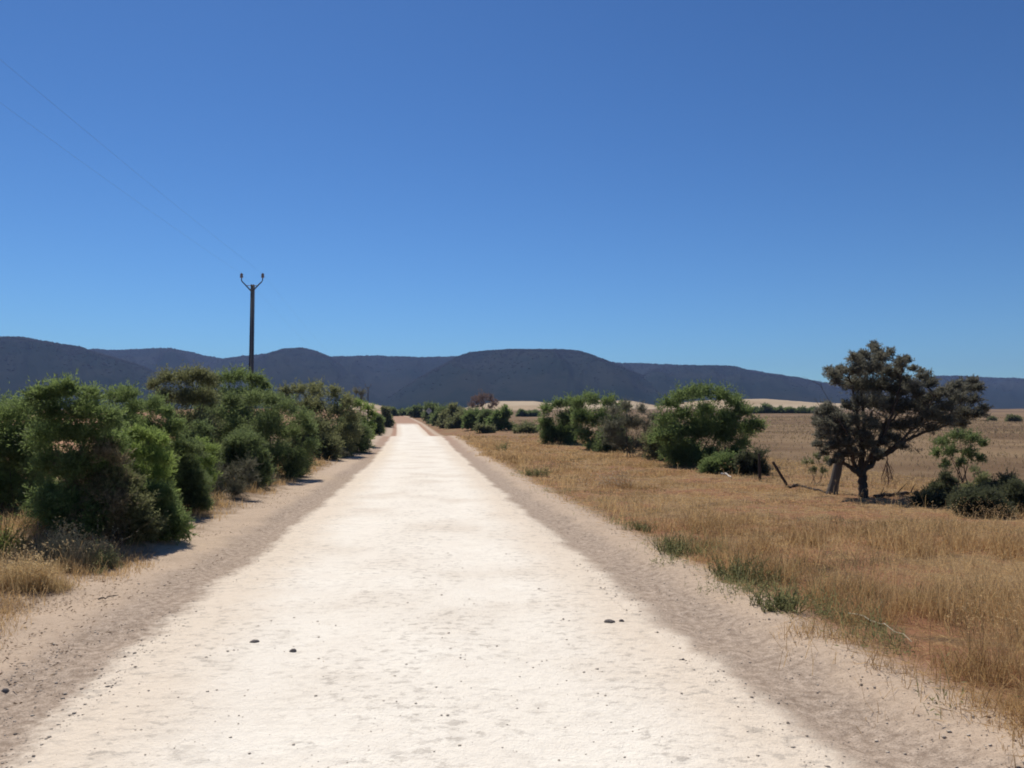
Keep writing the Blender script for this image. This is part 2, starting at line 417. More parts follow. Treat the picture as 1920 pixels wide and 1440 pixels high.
hill("stubble_hill", [(640, 764), (676, 752), (700, 757), (740, 768)], 420, 640, 800, .05, M['stubble'], 81, rough=.3)
hill("stubble_hill", [(850, 770), (900, 758), (935, 752), (1000, 752), (1030, 756), (1110, 750), (1180, 751), (1235, 761), (1300, 752), (1380, 748), (1440, 748), (1530, 755), (1600, 757), (1680, 762), (1760, 770)], 440, 700, 900, .05, M['stubble'], 87, rough=.3)

# ------------------------------------------------------------------ vegetation
def lobe_leaves(mb, c, r, L, n, root, up=.35, spread=.7, aspect=.28, squash=.85, tint=(0, 1)):
    """twigs fan out of one clump of the crown; leaves sit along them"""
    tw = max(10, n // 14)
    out = unit(c - root)
    d = unit(rdir(tw) + out * .35 + np.array([0, 0, up * .8]))
    st = c + rdir(tw) * r * rng.uniform(0, .5, (tw, 1))
    ln = r * rng.uniform(.45, 1.1, tw)
    k = rng.integers(0, tw, n); t = rng.uniform(.15, 1.0, n) ** .8
    p = st[k] + d[k] * (ln[k] * t)[:, None] + rng.normal(size=(n, 3)) * r * .05
    p[:, 2] = c[2] + (p[:, 2] - c[2]) * squash
    ld = unit(d[k] * .8 + rdir(n) * spread)
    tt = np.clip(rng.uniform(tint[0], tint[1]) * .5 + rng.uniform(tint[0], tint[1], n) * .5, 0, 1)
    leaves(mb, p, ld, L * rng.uniform(.7, 1.3, n), L * aspect * rng.uniform(.7, 1.3, n), tt)
    return st, d, ln

def shrub(name, label, cat, base, lobes, mat, group=None, k=34, dens=2.1, rs=1.22, L=None, depth=.8, copies=2, spray=8, stems=7, up=.35,
          aspect=.28, spread=.7, stem_mat='twig', twigs=0, fill=True, tint=(0, 1), parts=('foliage', 'stem'), skirt=True, sink=.03):
    """lobes: (px, py, r) in photo pixels at the shrub's own depth"""
    base = np.asarray(base, float); D = base[1]
    lobes = [(x, y + r * .12, r * rs) for x, y, r in lobes]
    if fill:     # clumps inside and down to the ground
        q = list(lobes)
        bx = (base[0] / D) * F + 960; by = 720 - F * math.tan(math.atan((base[2] - CAMZ) / D) - PITCH)
        for x, y, r in q:
            if rng.random() < .55:
                t = rng.uniform(.25, .8); lobes.append((x + (bx - x) * t * .45, y + (by - y) * t, r * 1.05))
    root = thing(name, label, cat, (base[0], base[1], base[2] - sink), group)
    if L is None: L = max(.044, 2.4 * D / 804)
    cx = np.mean([l[0] for l in lobes]); hw = max(abs(l[0] - cx) + l[2] for l in lobes); ht = base[2]
    fol = MB(); stm = MB(); cents = []
    for (px, py, r) in lobes:
        for c_ in range(copies):
            half = hw * depth * math.sqrt(max(.08, 1 - ((px - cx) / hw) ** 2)) - r * .5
            off = rng.uniform(-1, 1) * max(0, half) / F * D if c_ else -max(0, half) * rng.uniform(.1, .75) / F * D
            jx, jy = (rng.normal() * r * .25, rng.normal() * r * .12) if c_ else (0, 0)
            c = P(px + jx, py + jy, D + off)
            rr = r / F * D * rng.uniform(.72, 1.08)
            g0 = gz(c[0], c[1]); c[2] = max(c[2], g0 + rr * .35)
            cents.append((c, rr))
    rel = np.array([base[0], base[1], base[2] - sink])
    foot = np.array([0, 0, .15])
    for c, rr in cents:
        n = int(k * dens * (rr / L) ** 1.75) + 30
        st, d, ln = lobe_leaves(fol, c - rel, rr, L, n, foot, up, spread, aspect, tint=tint)
        if twigs:
            for q in rng.choice(len(st), min(twigs, len(st)), replace=False):
                tube([st[q], st[q] + d[q] * ln[q] * .6, st[q] + d[q] * ln[q] * 1.15 + np.array([0, 0, .02])], [D * .0005, D * .00035, D * .0002], 3, rng.uniform(0, 1), False, fol)
    # loose sprays breaking the outline
    for c, rr in cents:
        for _ in range(spray):
            d = unit(rdir(1)[0] * .8 + unit(c - rel - foot * 2) * .7 + np.array([0, 0, .45]))
            ln = rr * rng.uniform(.9, 1.55); m_ = int(14 * dens / 4)
            if m_ < 3: continue
            t = rng.uniform(.35, 1, m_)[:, None]; q0 = (c - rel) + d * ln * t + rng.normal(size=(m_, 3)) * rr * .05
            leaves(fol, q0, unit(d * .8 + rdir(m_) * .6), L * rng.uniform(.8, 1.5, m_), L * aspect * rng.uniform(.7, 1.2, m_), rng.uniform(.3, 1, m_) * tint[1])
    idx = rng.choice(len(cents), min(stems, len(cents)), replace=False)
    for i in idx:
        c, rr = cents[i]; e = c - rel
        b0 = np.array([rng.normal() * .12, rng.normal() * .12, -.05]) * max(1, hw / F * D * .5)
        mid = b0 * .6 + e * .4 + np.array([0, 0, .08 * np.linalg.norm(e)]) + rng.normal(size=3) * .04
        r0 = max(.008, .009 * np.linalg.norm(e)) * rng.uniform(.8, 1.3)
        tube([[0, 0, -.12], b0, b0 * .7 + mid * .3 + rng.normal(size=3) * .02, mid, e], [r0 * 1.3, r0 * 1.2, r0, r0 * .7, r0 * .3], 5, .5, True, stm)
    build(parts[0], fol, M[mat], root)
    build(parts[1], stm, M[stem_mat], root)
    return root

def auto_lobes(x0, x1, top, bot, n, rf=.27, seed=0):
    """fill a rounded outline with clumps"""
    r_ = np.random.default_rng(seed); w = (x1 - x0) / 2; cx = (x0 + x1) / 2; h = bot - top; out = []
    rb = rf * min(w, h)
    for i in range(n):
        a = r_.uniform(0, math.pi); q = math.sqrt(r_.uniform(.05, 1)); r = rb * r_.uniform(.7, 1.3)
        x = cx + math.cos(a) * (w - r) * q; y = bot - r * .6 - math.sin(a) * (h - r * 1.5) * q
        out.append((x, y, r))
    return out
def at(px, py): return G(px, py)
def atD(px, D):
    p = P(px, 800, D); p[2] = gz(p[0], p[1]); return p

# ---- left side, nearest first
LG = "shrubs along the left verge"
shrub("shrub", "green shrub cut off by the left photo edge, beside a taller green shrub", "shrub", atD(20, 12.2),
      [(-30, 790, 42), (15, 782, 38), (45, 768, 28), (-10, 838, 45), (40, 822, 40), (75, 800, 30), (60, 870, 36), (-50, 850, 40), (75, 920, 36), (70, 965, 30)], 'green', LG)
shrub("shrub", "tall dense green shrub with several leafy heads, behind the brown twiggy bush", "shrub", at(130, 985),
      [(75, 745, 27), (110, 738, 25), (135, 730, 22), (165, 742, 24), (95, 775, 30), (140, 775, 32), (180, 772, 28), (205, 790, 26), (80, 820, 34), (125, 820, 34), (170, 820, 34), (210, 830, 28), (100, 870, 34), (150, 868, 34), (195, 880, 32), (95, 925, 32), (140, 930, 34), (190, 935, 32), (110, 970, 26), (170, 975, 26)], 'green', LG)
shrub("shrub", "dark green shrub with ragged leafy tops, right of the tallest near shrub", "shrub", atD(275, 13.6),
      [(215, 745, 22), (240, 738, 20), (255, 765, 28), (290, 760, 24), (315, 775, 20), (225, 790, 30), (275, 800, 32), (315, 810, 26), (335, 800, 16), (250, 850, 34), (300, 855, 30), (330, 850, 22), (270, 905, 32), (315, 905, 28), (295, 950, 26)], 'green', LG)
shrub("shrub", "light green feathery shrub in front of the dark green shrubs", "shrub", at(280, 1000),
      [(245, 820, 17), (262, 815, 17), (285, 822, 18), (305, 830, 17), (250, 850, 22), (285, 858, 24), (312, 865, 18), (262, 890, 24), (300, 895, 22), (275, 930, 26), (310, 925, 20), (290, 965, 22), (262, 965, 20)], 'bright', LG, up=.6, aspect=.22)
shrub("shrub", "brown twiggy half-dead shrub at the front of the green thicket", "shrub", at(185, 1005),
      [(130, 870, 22), (160, 862, 24), (195, 855, 24), (225, 865, 20), (145, 905, 28), (185, 900, 30), (225, 905, 26), (130, 945, 28), (175, 945, 30), (220, 945, 28), (150, 980, 22), (205, 980, 22)], 'brown', LG, k=17, up=.7, aspect=.18, twigs=14)
shrub("shrub", "small yellow-green shrub at the verge right of the feathery one", "shrub", at(372, 938),
      [(355, 850, 16), (378, 835, 15), (395, 845, 14), (365, 872, 18), (392, 870, 16), (370, 900, 18), (350, 905, 16), (392, 902, 14)], 'bright', LG, up=.6, aspect=.22, k=26)
shrub("dead_shrub", "grey dry low shrub spreading at the foot of the rounded shrub", "shrub", at(420, 930),
      [(385, 905, 20), (410, 890, 20), (438, 885, 20), (460, 878, 18), (400, 925, 14), (440, 912, 18), (470, 895, 16)], 'grey', LG, k=14, up=.4, aspect=.12, twigs=20, parts=('foliage', 'stem'))
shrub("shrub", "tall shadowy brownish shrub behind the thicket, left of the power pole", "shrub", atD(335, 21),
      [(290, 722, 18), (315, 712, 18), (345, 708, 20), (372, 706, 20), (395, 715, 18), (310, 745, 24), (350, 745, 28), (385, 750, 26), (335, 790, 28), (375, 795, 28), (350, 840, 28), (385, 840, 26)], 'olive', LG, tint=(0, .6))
shrub("shrub", "broad domed green shrub hiding the foot of the power pole", "shrub", atD(450, 31),
      [(400, 718, 18), (425, 708, 18), (450, 707, 18), (475, 712, 17), (495, 724, 14), (390, 745, 24), (430, 742, 26), (470, 745, 24), (505, 748, 14), (410, 785, 28), (455, 790, 28), (490, 785, 22), (430, 830, 28), (480, 830, 24)], 'green', LG, tint=(0, .8))
shrub("shrub", "big rounded dark green shrub standing closest to the road on the left", "shrub", at(505, 892),
      [(410, 775, 22), (440, 755, 24), (475, 748, 24), (510, 752, 24), (540, 765, 22), (565, 785, 20), (580, 805, 16), (405, 815, 26), (445, 800, 32), (495, 800, 34), (545, 812, 30), (578, 835, 18), (425, 850, 28), (475, 850, 30), (525, 855, 30), (565, 862, 22), (450, 880, 18), (500, 885, 20), (545, 882, 18)], 'dark', LG)
shrub("shrub", "olive-brown spreading shrub beyond the rounded one, along the road", "shrub", at(640, 852),
      [(535, 738, 16), (565, 732, 17), (595, 732, 17), (625, 740, 16), (650, 752, 15), (555, 765, 22), (595, 765, 24), (635, 775, 22), (662, 785, 16), (600, 800, 24), (640, 810, 22), (668, 815, 14), (610, 835, 18), (650, 838, 14)], 'olive', LG)
shrub("shrub", "narrow light green shrub at the far end of the near left shrubs", "shrub", at(672, 836),
      [(648, 762, 12), (668, 757, 12), (685, 766, 11), (696, 780, 9), (655, 785, 14), (678, 790, 14), (694, 800, 9), (662, 815, 12), (682, 818, 10)], 'bright', LG, tint=(0, .7))
shrub("shrub", "dark low shrub past the light green one, hugging the left road edge", "shrub", at(702, 815),
      auto_lobes(686, 722, 768, 815, 14, .3, 3), 'dark', LG)
shrub("shrub", "small brown shrub farthest along the left road edge", "shrub", at(722, 800),
      auto_lobes(706, 738, 764, 800, 10, .32, 4), 'olive', LG, tint=(0, .5))
shrub("dead_shrub", "bare thin shrub poking above the light green shrubs near the second pole", "shrub", atD(674, 70),
      [(668, 735, 7), (676, 740, 8), (682, 752, 8), (672, 760, 8)], 'grey', LG, k=8, fill=False, dens=2, aspect=.1, twigs=10)
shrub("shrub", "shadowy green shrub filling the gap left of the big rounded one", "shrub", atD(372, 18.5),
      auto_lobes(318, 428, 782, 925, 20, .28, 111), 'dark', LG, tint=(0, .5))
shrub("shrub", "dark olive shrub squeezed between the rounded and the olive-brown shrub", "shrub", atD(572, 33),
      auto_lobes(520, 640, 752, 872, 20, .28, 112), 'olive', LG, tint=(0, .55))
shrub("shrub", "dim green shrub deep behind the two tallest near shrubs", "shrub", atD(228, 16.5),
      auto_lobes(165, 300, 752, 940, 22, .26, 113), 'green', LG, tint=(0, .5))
for i_, (x0, x1, t, b, bp, m_, lab) in enumerate([
        (-60, 100, 775, 972, (30, 968), 'dark', "dark green shrub low at the left photo edge, between the two leftmost shrubs"),
        (120, 300, 815, 1002, (215, 1000), 'olive', "olive shrub wrapped around the right side of the brown twiggy shrub"),
        (295, 405, 812, 962, (352, 962), 'dark', "dark green shrub between the feathery shrub and the yellow-green one"),
        (205, 355, 880, 1008, (290, 1006), 'green', "low spreading green shrub under the feathery shrub at the verge"),
        (385, 520, 800, 912, (455, 912), 'dark', "dark low shrub left of the big rounded shrub, behind the grey dry one"),
        (590, 700, 775, 846, (648, 846), 'dark', "dark low shrub below the narrow light green one")]):
    shrub("shrub", lab, "shrub", at(*bp), auto_lobes(x0, x1, t, b, 24, .27, 150 + i_), m_, LG, tint=(0, .6))
UG = "dry undergrowth at the foot of the left shrubs"
for i_, (x0, x1, t, b, lab) in enumerate([
        (300, 350, 945, 985, "dry twiggy undergrowth at the foot of the feathery shrub"),
        (455, 520, 880, 908, "dry twiggy undergrowth at the foot of the big rounded shrub, left part"),
        (525, 590, 862, 886, "dry twiggy undergrowth at the foot of the big rounded shrub, right part"),
        (600, 660, 836, 858, "dry twiggy undergrowth at the foot of the olive-brown shrub"),
        (340, 400, 915, 948, "dry twiggy undergrowth beside the yellow-green shrub")]):
    shrub("dead_shrub", lab, "shrub", at((x0 + x1) / 2, b), auto_lobes(x0, x1, t, b, 8, .45, 120 + i_), 'grey' if i_ % 2 else 'brown', UG, k=8, aspect=.12, twigs=10, stems=5, fill=False)
# ---- shrubs closing the road's far end
EG = "shrubs closing the far end of the road"
for i, (x0, x1, t, b, D, lab) in enumerate([
        (722, 746, 764, 784, 232, "dark shrub left of centre at the road's vanishing end"),
        (742, 772, 768, 784, 240, "low dark shrub straight ahead where the road ends"),
        (764, 800, 760, 786, 205, "dark shrub just left of the diamond sign")]):
    shrub("shrub", lab, "shrub", atD((x0 + x1) / 2, D), auto_lobes(x0, x1, t, b, 9, .34, 20 + i), 'dark', EG, k=22, stems=3, tint=(0, .5))
# ---- right side
RG = "shrubs along the right fence line"
shrub("shrub", "dark green shrub directly behind the diamond sign", "shrub", atD(815, 150), auto_lobes(788, 838, 754, 795, 16, .3, 31), 'dark', RG, k=24, tint=(0, .6))
shrub("shrub", "olive shrub between the diamond sign and the rust-coloured tree", "shrub", atD(852, 118), auto_lobes(822, 884, 757, 805, 18, .3, 32), 'olive', RG, k=24)
shrub("shrub", "green shrub below the rust-coloured tree", "shrub", atD(888, 100), auto_lobes(862, 920, 764, 808, 18, .3, 33), 'green', RG, k=26, tint=(0, .6))
shrub("shrub", "compact round green shrub standing before the pale stubble strip", "shrub", atD(938, 92), auto_lobes(912, 966, 758, 806, 22, .3, 34), 'green', RG, k=28, tint=(0, .75))
shrub("shrub", "low grey-green saltbush right of the compact round shrub", "shrub", atD(985, 74), auto_lobes(962, 1012, 793, 822, 12, .34, 35), 'olive', RG, k=20, tint=(0, .6))
shrub("shrub", "low dark saltbush on the verge, left of the low grey-green one", "shrub", at(912, 812), auto_lobes(880, 935, 796, 816, 10, .34, 36), 'olive', RG, k=18, tint=(0, .4))
shrub("shrub", "green shrub leftmost of the long shrub bank by the fence", "shrub", at(1050, 832),
      [(1025, 768, 14), (1045, 760, 15), (1070, 757, 16), (1025, 795, 16), (1055, 788, 20), (1085, 780, 18), (1040, 815, 16), (1070, 818, 16)], 'green', RG, tint=(0, .65))
shrub("shrub", "wide green domed shrub beside the grey dead one", "shrub", at(1110, 843),
      [(1085, 758, 15), (1110, 750, 16), (1140, 755, 15), (1165, 765, 14), (1090, 785, 20), (1125, 782, 22), (1155, 792, 18), (1095, 815, 18), (1130, 820, 18), (1110, 835, 12)], 'green', RG, tint=(0, .65))
shrub("dead_shrub", "big grey leafless shrub in the middle of the shrub bank", "shrub", at(1185, 856),
      [(1150, 770, 15), (1175, 762, 15), (1200, 768, 15), (1222, 785, 14), (1150, 800, 20), (1185, 795, 22), (1215, 808, 20), (1160, 830, 20), (1195, 832, 22), (1225, 838, 16)], 'grey', RG, k=24, aspect=.14, twigs=10)
shrub("shrub", "tallest bushy green shrub at the right end of the shrub bank", "shrub", at(1320, 872),
      [(1252, 758, 17), (1275, 745, 18), (1300, 738, 18), (1325, 734, 18), (1350, 742, 17), (1375, 755, 18), (1395, 772, 18), (1410, 795, 14), (1245, 785, 20), (1280, 778, 24), (1320, 772, 26), (1360, 782, 24), (1395, 805, 20), (1240, 818, 20), (1275, 815, 26), (1315, 812, 26), (1355, 818, 24), (1390, 830, 18), (1255, 848, 20), (1295, 850, 22), (1335, 850, 20), (1370, 850, 16)], 'green', RG, tint=(0, .65))
shrub("shrub", "small yellow-green sprig shrub in front of the dark gap of the bank", "shrub", at(1252, 862),
      [(1245, 812, 9), (1256, 818, 8), (1250, 830, 9)], 'bright', RG, k=24, stems=1)
shrub("shrub", "low olive shrub at the foot of the tallest bank shrub, behind the upright post", "shrub", at(1370, 886),
      auto_lobes(1310, 1425, 846, 890, 20, .36, 41), 'green', RG, k=24, tint=(0, .4))
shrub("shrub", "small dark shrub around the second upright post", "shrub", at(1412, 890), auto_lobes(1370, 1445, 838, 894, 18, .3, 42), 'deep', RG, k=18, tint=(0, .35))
shrub("sapling", "thin young sapling with sparse leaves, left of the leaning old post", "sapling", at(1535, 908),
      [(1520, 868, 9), (1535, 860, 10), (1550, 866, 8), (1528, 882, 8), (1542, 884, 8)], 'olive', None, k=9, dens=2.2, rs=1.05, fill=False, stems=5, aspect=.2, twigs=5)
shrub("small_tree", "small dark green tree standing behind the large bronze tree, right of its trunk", "tree", at(1803, 906),
      [(1770, 830, 14), (1795, 820, 15), (1822, 822, 15), (1840, 832, 10), (1760, 850, 12), (1785, 848, 14), (1815, 850, 13), (1835, 862, 9), (1775, 872, 10), (1800, 868, 10)], 'dark', None, k=20, fill=False, dens=3.2, stems=8, stem_mat='bark', parts=('crown', 'trunk'))
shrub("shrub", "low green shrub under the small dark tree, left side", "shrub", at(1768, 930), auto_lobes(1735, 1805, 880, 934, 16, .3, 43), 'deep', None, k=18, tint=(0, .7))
shrub("shrub", "low sparse olive shrub under the small dark tree, right side", "shrub", at(1835, 925), auto_lobes(1805, 1868, 872, 928, 13, .3, 44), 'olive', None, k=13)
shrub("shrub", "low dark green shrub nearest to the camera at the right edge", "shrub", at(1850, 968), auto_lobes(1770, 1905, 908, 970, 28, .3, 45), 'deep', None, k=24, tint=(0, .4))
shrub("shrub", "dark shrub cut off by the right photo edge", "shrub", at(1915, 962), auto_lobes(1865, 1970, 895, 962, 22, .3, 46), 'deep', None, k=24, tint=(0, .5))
shrub("shrub", "isolated dark tussock out in the brown field, the larger of two", "shrub", at(1898, 791), auto_lobes(1886, 1912, 781, 791, 6, .4, 47), 'olive', "tussocks out in the field", k=20, stems=1, tint=(0, .5))
shrub("shrub", "isolated tiny tussock out in the brown field, the smaller of two", "shrub", at(1861, 789), auto_lobes(1854, 1868, 783, 789, 4, .45, 48), 'olive', "tussocks out in the field", k=20, stems=1, tint=(0, .3))
shrub("shrub", "dark green shrub wedged between the sign's shrub and the olive one", "shrub", atD(832, 135), auto_lobes(804, 868, 759, 800, 16, .3, 131), 'dark', RG, k=24, tint=(0, .6))
shrub("shrub", "dull olive shrub filling in below the rust-coloured tree, left side", "shrub", atD(872, 112), auto_lobes(838, 908, 766, 806, 16, .3, 132), 'olive', RG, k=24, tint=(0, .7))
shrub("shrub", "dark green shrub touching the left side of the compact round one", "shrub", atD(915, 96), auto_lobes(892, 942, 766, 808, 14, .3, 133), 'dark', RG, k=24, tint=(0, .7))
shrub("shrub", "low dark shrub between the two green bank shrubs and the grey dead one", "shrub", at(1150, 848), auto_lobes(1108, 1190, 790, 850, 16, .3, 134), 'dark', RG, k=24, tint=(0, .5))
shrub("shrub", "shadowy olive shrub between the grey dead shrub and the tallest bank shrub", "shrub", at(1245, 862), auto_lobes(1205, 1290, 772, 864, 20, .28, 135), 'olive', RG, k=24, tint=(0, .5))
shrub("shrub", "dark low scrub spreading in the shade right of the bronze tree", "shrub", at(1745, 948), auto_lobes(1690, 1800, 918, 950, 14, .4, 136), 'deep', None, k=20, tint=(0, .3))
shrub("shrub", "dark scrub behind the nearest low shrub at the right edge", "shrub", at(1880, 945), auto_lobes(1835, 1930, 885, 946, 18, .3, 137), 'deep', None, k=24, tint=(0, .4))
# distant row
FG = "distant trees at the far edge of the field"
for i, (x0, x1, t, lab) in enumerate([
        (1424, 1450, 757, "tallest dark tree of the distant row below the pale hill"),
        (1446, 1474, 769, "low distant tree just right of the tallest in the far row"),
        (1470, 1494, 767, "distant tree in the middle of the far row"),
        (1490, 1516, 770, "distant low tree left of the bronze tree's crown in the far row"),
        (1510, 1545, 769, "distant tree farthest right in the row, half hidden by the bronze tree"),
        (1398, 1426, 769, "distant low tree farthest left in the row, beside the tallest bank shrub"),
        (970, 990, 769, "small distant dark tree under the pale strip, left one"),
        (988, 1012, 770, "small distant dark tree under the pale strip, right one")]):
    shrub("distant_tree", lab, "tree", atD((x0 + x1) / 2, 245), auto_lobes(x0, x1, t, 783, 10, .36, 60 + i), 'dark', FG, k=22, stems=3, tint=(0, .45), parts=('crown', 'trunk'), stem_mat='bark')
shrub("rust_tree", "rust-brown bare-looking tree rising behind the far right shrubs", "tree", atD(908, 165),
      [(893, 752, 8), (905, 746, 9), (918, 748, 9), (928, 757, 7), (888, 762, 8), (905, 760, 9), (920, 764, 8)], 'rust', None, k=16, fill=False, dens=1.7, stems=7, stem_mat='redtwig', parts=('crown', 'trunk'), aspect=.15, twigs=6)

# ------------------------------------------------------------------ large bronze tree
tb = at(1619, 934); TD = tb[1]
tree = thing("tree", "large multi-stemmed bronze-leaved tree with spreading crown on the right verge", "tree", (tb[0], tb[1], tb[2] - .05))
rel = np.array([tb[0], tb[1], tb[2] - .05])
def TP(px, py, off=0.): p = P(px, py, TD); p[1] += off; return p - rel
trunk = MB(); dead = MB(); crown = MB()
PXM = TD / F
limbs = [  # (points (px,py,depth offset), start radius px, end radius px)
    ([(1619, 940, 0), (1618, 915, 0), (1617, 895, 0), (1614, 880, 0)], 15, 11.5),
    ([(1612, 890, 0), (1596, 878, -.05), (1580, 868, -.1), (1565, 835, -.2), (1552, 800, -.3)], 8, 2.2),
    ([(1610, 884, 0), (1600, 850, .15), (1588, 815, .3), (1575, 760, .5)], 6, 2),
    ([(1614, 884, 0), (1612, 850, -.1), (1600, 800, -.3), (1585, 730, -.4), (1572, 700, -.4)], 7, 1.8),
    ([(1615, 880, 0), (1622, 840, .1), (1626, 790, .15), (1622, 730, .2), (1635, 680, .2)], 8.5, 1.8),
    ([(1616, 882, 0), (1632, 845, -.25), (1645, 800, -.5), (1660, 740, -.6), (1668, 690, -.6)], 7.5, 1.8),
    ([(1618, 884, 0), (1645, 862, .1), (1675, 850, .2), (1705, 830, .3), (1745, 812, .4), (1790, 800, .5), (1820, 775, .5)], 9, 2.2),
    ([(1622, 872, 0), (1650, 840, .3), (1680, 805, .5), (1715, 770, .7), (1760, 745, .8)], 6.5, 2),
    ([(1640, 862, -.1), (1670, 830, -.4), (1700, 790, -.6), (1720, 745, -.7)], 5.5, 1.8),
    ([(1600, 880, 0), (1580, 850, -.5), (1565, 815, -.7), (1545, 785, -.8)], 4.5, 1.6),
]
limb_pts = []
for pts, r0, r1 in limbs:
    n = 5 * (len(pts) - 1) + 1; t = np.linspace(0, len(pts) - 1, n)
    A = np.array([TP(*p) for p in pts]); path = np.stack([np.interp(t, np.arange(len(pts)), A[:, i]) for i in range(3)], 1)
    kk = np.array([1, 2, 1]) / 4
    for i in range(3): path[1:-1, i] = np.convolve(path[:, i], kk, 'valid')
    path[1:-1] += rng.normal(size=(n - 2, 3)) * .012
    rad = np.linspace(r0 * .62, r1 * .55, n) * PXM; rad[0] *= 1.12
    tube(path, rad, 8, .5, True, trunk); limb_pts.append(path)
LP = np.concatenate(limb_pts[1:])
for _ in range(46):
    a = LP[rng.integers(0, len(LP))]
    if a[2] > 1.6: continue
    px_ = 960 + (a[0] + rel[0]) / TD * F
    d = unit(np.array([(px_ - 1625) / 90 + rng.normal() * .25, rng.normal() * .35, 1.0])); ln = rng.uniform(.5, 1.15)
    q1 = a + d * ln * .5 + rng.normal(size=3) * .03; q2 = a + d * ln + rng.normal(size=3) * .05
    tube([a, q1, q2], [.014, .009, .004], 4, .5, False, trunk)
    for _k in range(3):
        e = q1 + (q2 - q1) * rng.random(); f = e + unit(d + rdir(1)[0] * .7) * rng.uniform(.15, .4)
        tube([e, f], [.006, .002], 3, .5, False, trunk)
clumps_t = [  # crown clumps: px, py, r
    (1560, 702, 14), (1578, 692, 13), (1552, 692, 10), (1570, 715, 14), (1598, 668, 13), (1600, 692, 17), (1618, 662, 13), (1615, 685, 18), (1640, 652, 12), (1650, 668, 17), (1667, 658, 11), (1700, 672, 9), (1712, 688, 9),
    (1635, 690, 20), (1660, 695, 18), (1685, 676, 13), (1680, 700, 14), (1693, 712, 15), (1600, 720, 20), (1625, 725, 24), (1655, 725, 24), (1685, 735, 22), (1712, 725, 17), (1732, 705, 16), (1742, 720, 14), (1722, 740, 14),
    (1610, 755, 20), (1640, 760, 24), (1670, 765, 25), (1700, 765, 24), (1730, 755, 22), (1755, 745, 18), (1775, 735, 18), (1795, 722, 14), (1812, 730, 16), (1830, 712, 11), (1840, 725, 13), (1800, 750, 20), (1830, 750, 17), (1850, 765, 12), (1775, 765, 22), (1810, 775, 20), (1838, 778, 14), (1745, 780, 22), (1780, 790, 18), (1715, 795, 20), (1745, 805, 14), (1808, 795, 13),
    (1535, 775, 14), (1550, 768, 16), (1545, 795, 18), (1568, 785, 18), (1540, 815, 14), (1560, 812, 18), (1582, 805, 16), (1570, 835, 15), (1555, 838, 12), (1590, 832, 15), (1600, 790, 17), (1612, 815, 15), (1635, 800, 16), (1660, 800, 15), (1690, 800, 15), (1632, 835, 12), (1655, 832, 11), (1585, 760, 13), (1680, 825, 11), (1530, 795, 10), (1580, 855, 10), (1600, 848, 11), (1612, 855, 9), (1640, 850, 10), (1625, 820, 13), (1660, 822, 12), (1570, 858, 8), (1650, 858, 8), (1690, 838, 9), (1532, 835, 9), (1543, 852, 8), (1560, 868, 7),
]
for (px, py, r) in clumps_t:
    px = 1690 + (px - 1690) * .98 if px < 1740 else 1739 + (px - 1740) * .94
    py = 880 + (py - 880) * .965; r *= .94
    for c_ in range(2):
        hw = 155; half = math.sqrt(max(.05, 1 - ((px - 1690) / 175.) ** 2)) * 1.15
        off = (-rng.uniform(.1, .8) if c_ == 0 else rng.uniform(-.2, .95)) * half
        if c_ == 1 and rng.random() < .25: continue
        c = P(px + (rng.normal() * 5 if c_ else 0), py + (rng.normal() * 4 if c_ else 0), TD + off) - rel; rr = r * PXM * 1.05
        j = np.argmin(np.linalg.norm(LP - c, axis=1) + 1.2 * np.maximum(0, LP[:, 2] - c[2] + .1))
        a = LP[j]; mid = (a + c) / 2 + np.array([0, 0, .05]) + rng.normal(size=3) * .04
        tube([a, mid, c, c + unit(c - a) * rr * .5], [.013, .009, .006, .003], 4, .5, False, trunk)
        lobe_leaves(crown, c, rr * 1.14, .055, int(118 * (rr / .055) ** 1.75) + 30, c - np.array([0, 0, .5]), up=.6, spread=.7, aspect=.25)
        for _ in range(7):   # upright tufts that break the outline
            d = unit(unit(c - TP(1622, 860)) * .9 + rdir(1)[0] * .65 + np.array([0, 0, .35])); ln = rr * rng.uniform(.8, 1.4); m_ = 20
            t = rng.uniform(.3, 1, m_)[:, None]; q0 = c + d * ln * t + rng.normal(size=(m_, 3)) * rr * .06
            leaves(crown, q0, unit(d + rdir(m_) * .55), .055 * rng.uniform(.7, 1.4, m_), .055 * .25, rng.uniform(.1, 1, m_))
            tube([c, c + d * ln], [.005, .002], 3, .5, False, trunk)
        for _ in range(3):
            d = unit(rdir(1)[0] + np.array([0, 0, .5])); tube([c, c + d * rr * .6, c + d * rr * 1.1], [.006, .004, .002], 3, .5, False, trunk)
for _ in range(110):
    px = rng.uniform(1548, 1705); lo = 872 - abs(px - 1618) * .32; py = rng.uniform(775, lo)
    c = TP(px, py, rng.normal() * .4); rr = rng.uniform(7, 12) * PXM
    j = np.argmin(np.linalg.norm(LP - c, axis=1)); tube([LP[j], (LP[j] + c) / 2 + rng.normal(size=3) * .03, c + unit(c - LP[j]) * rr], [.007, .005, .002], 3, .5, False, trunk)
    lobe_leaves(crown, c, rr * 1.2, .05, 60, c - np.array([0, 0, .5]), up=.7, spread=.6, aspect=.22, tint=(0, .6))
build("trunk", trunk, M['bark'], tree)
build("crown", crown, M['tree'], tree)
for pts in ([(1673, 850), (1674, 870), (1672, 890), (1668, 905)], [(1674, 868), (1680, 885), (1684, 903)], [(1674, 862), (1668, 882), (1662, 900)], [(1673, 875), (1676, 900), (1675, 918)]):
    tube([TP(p[0], p[1], .25) for p in pts], [.016, .012, .008, .004][:len(pts)], 4, .5, True, dead)
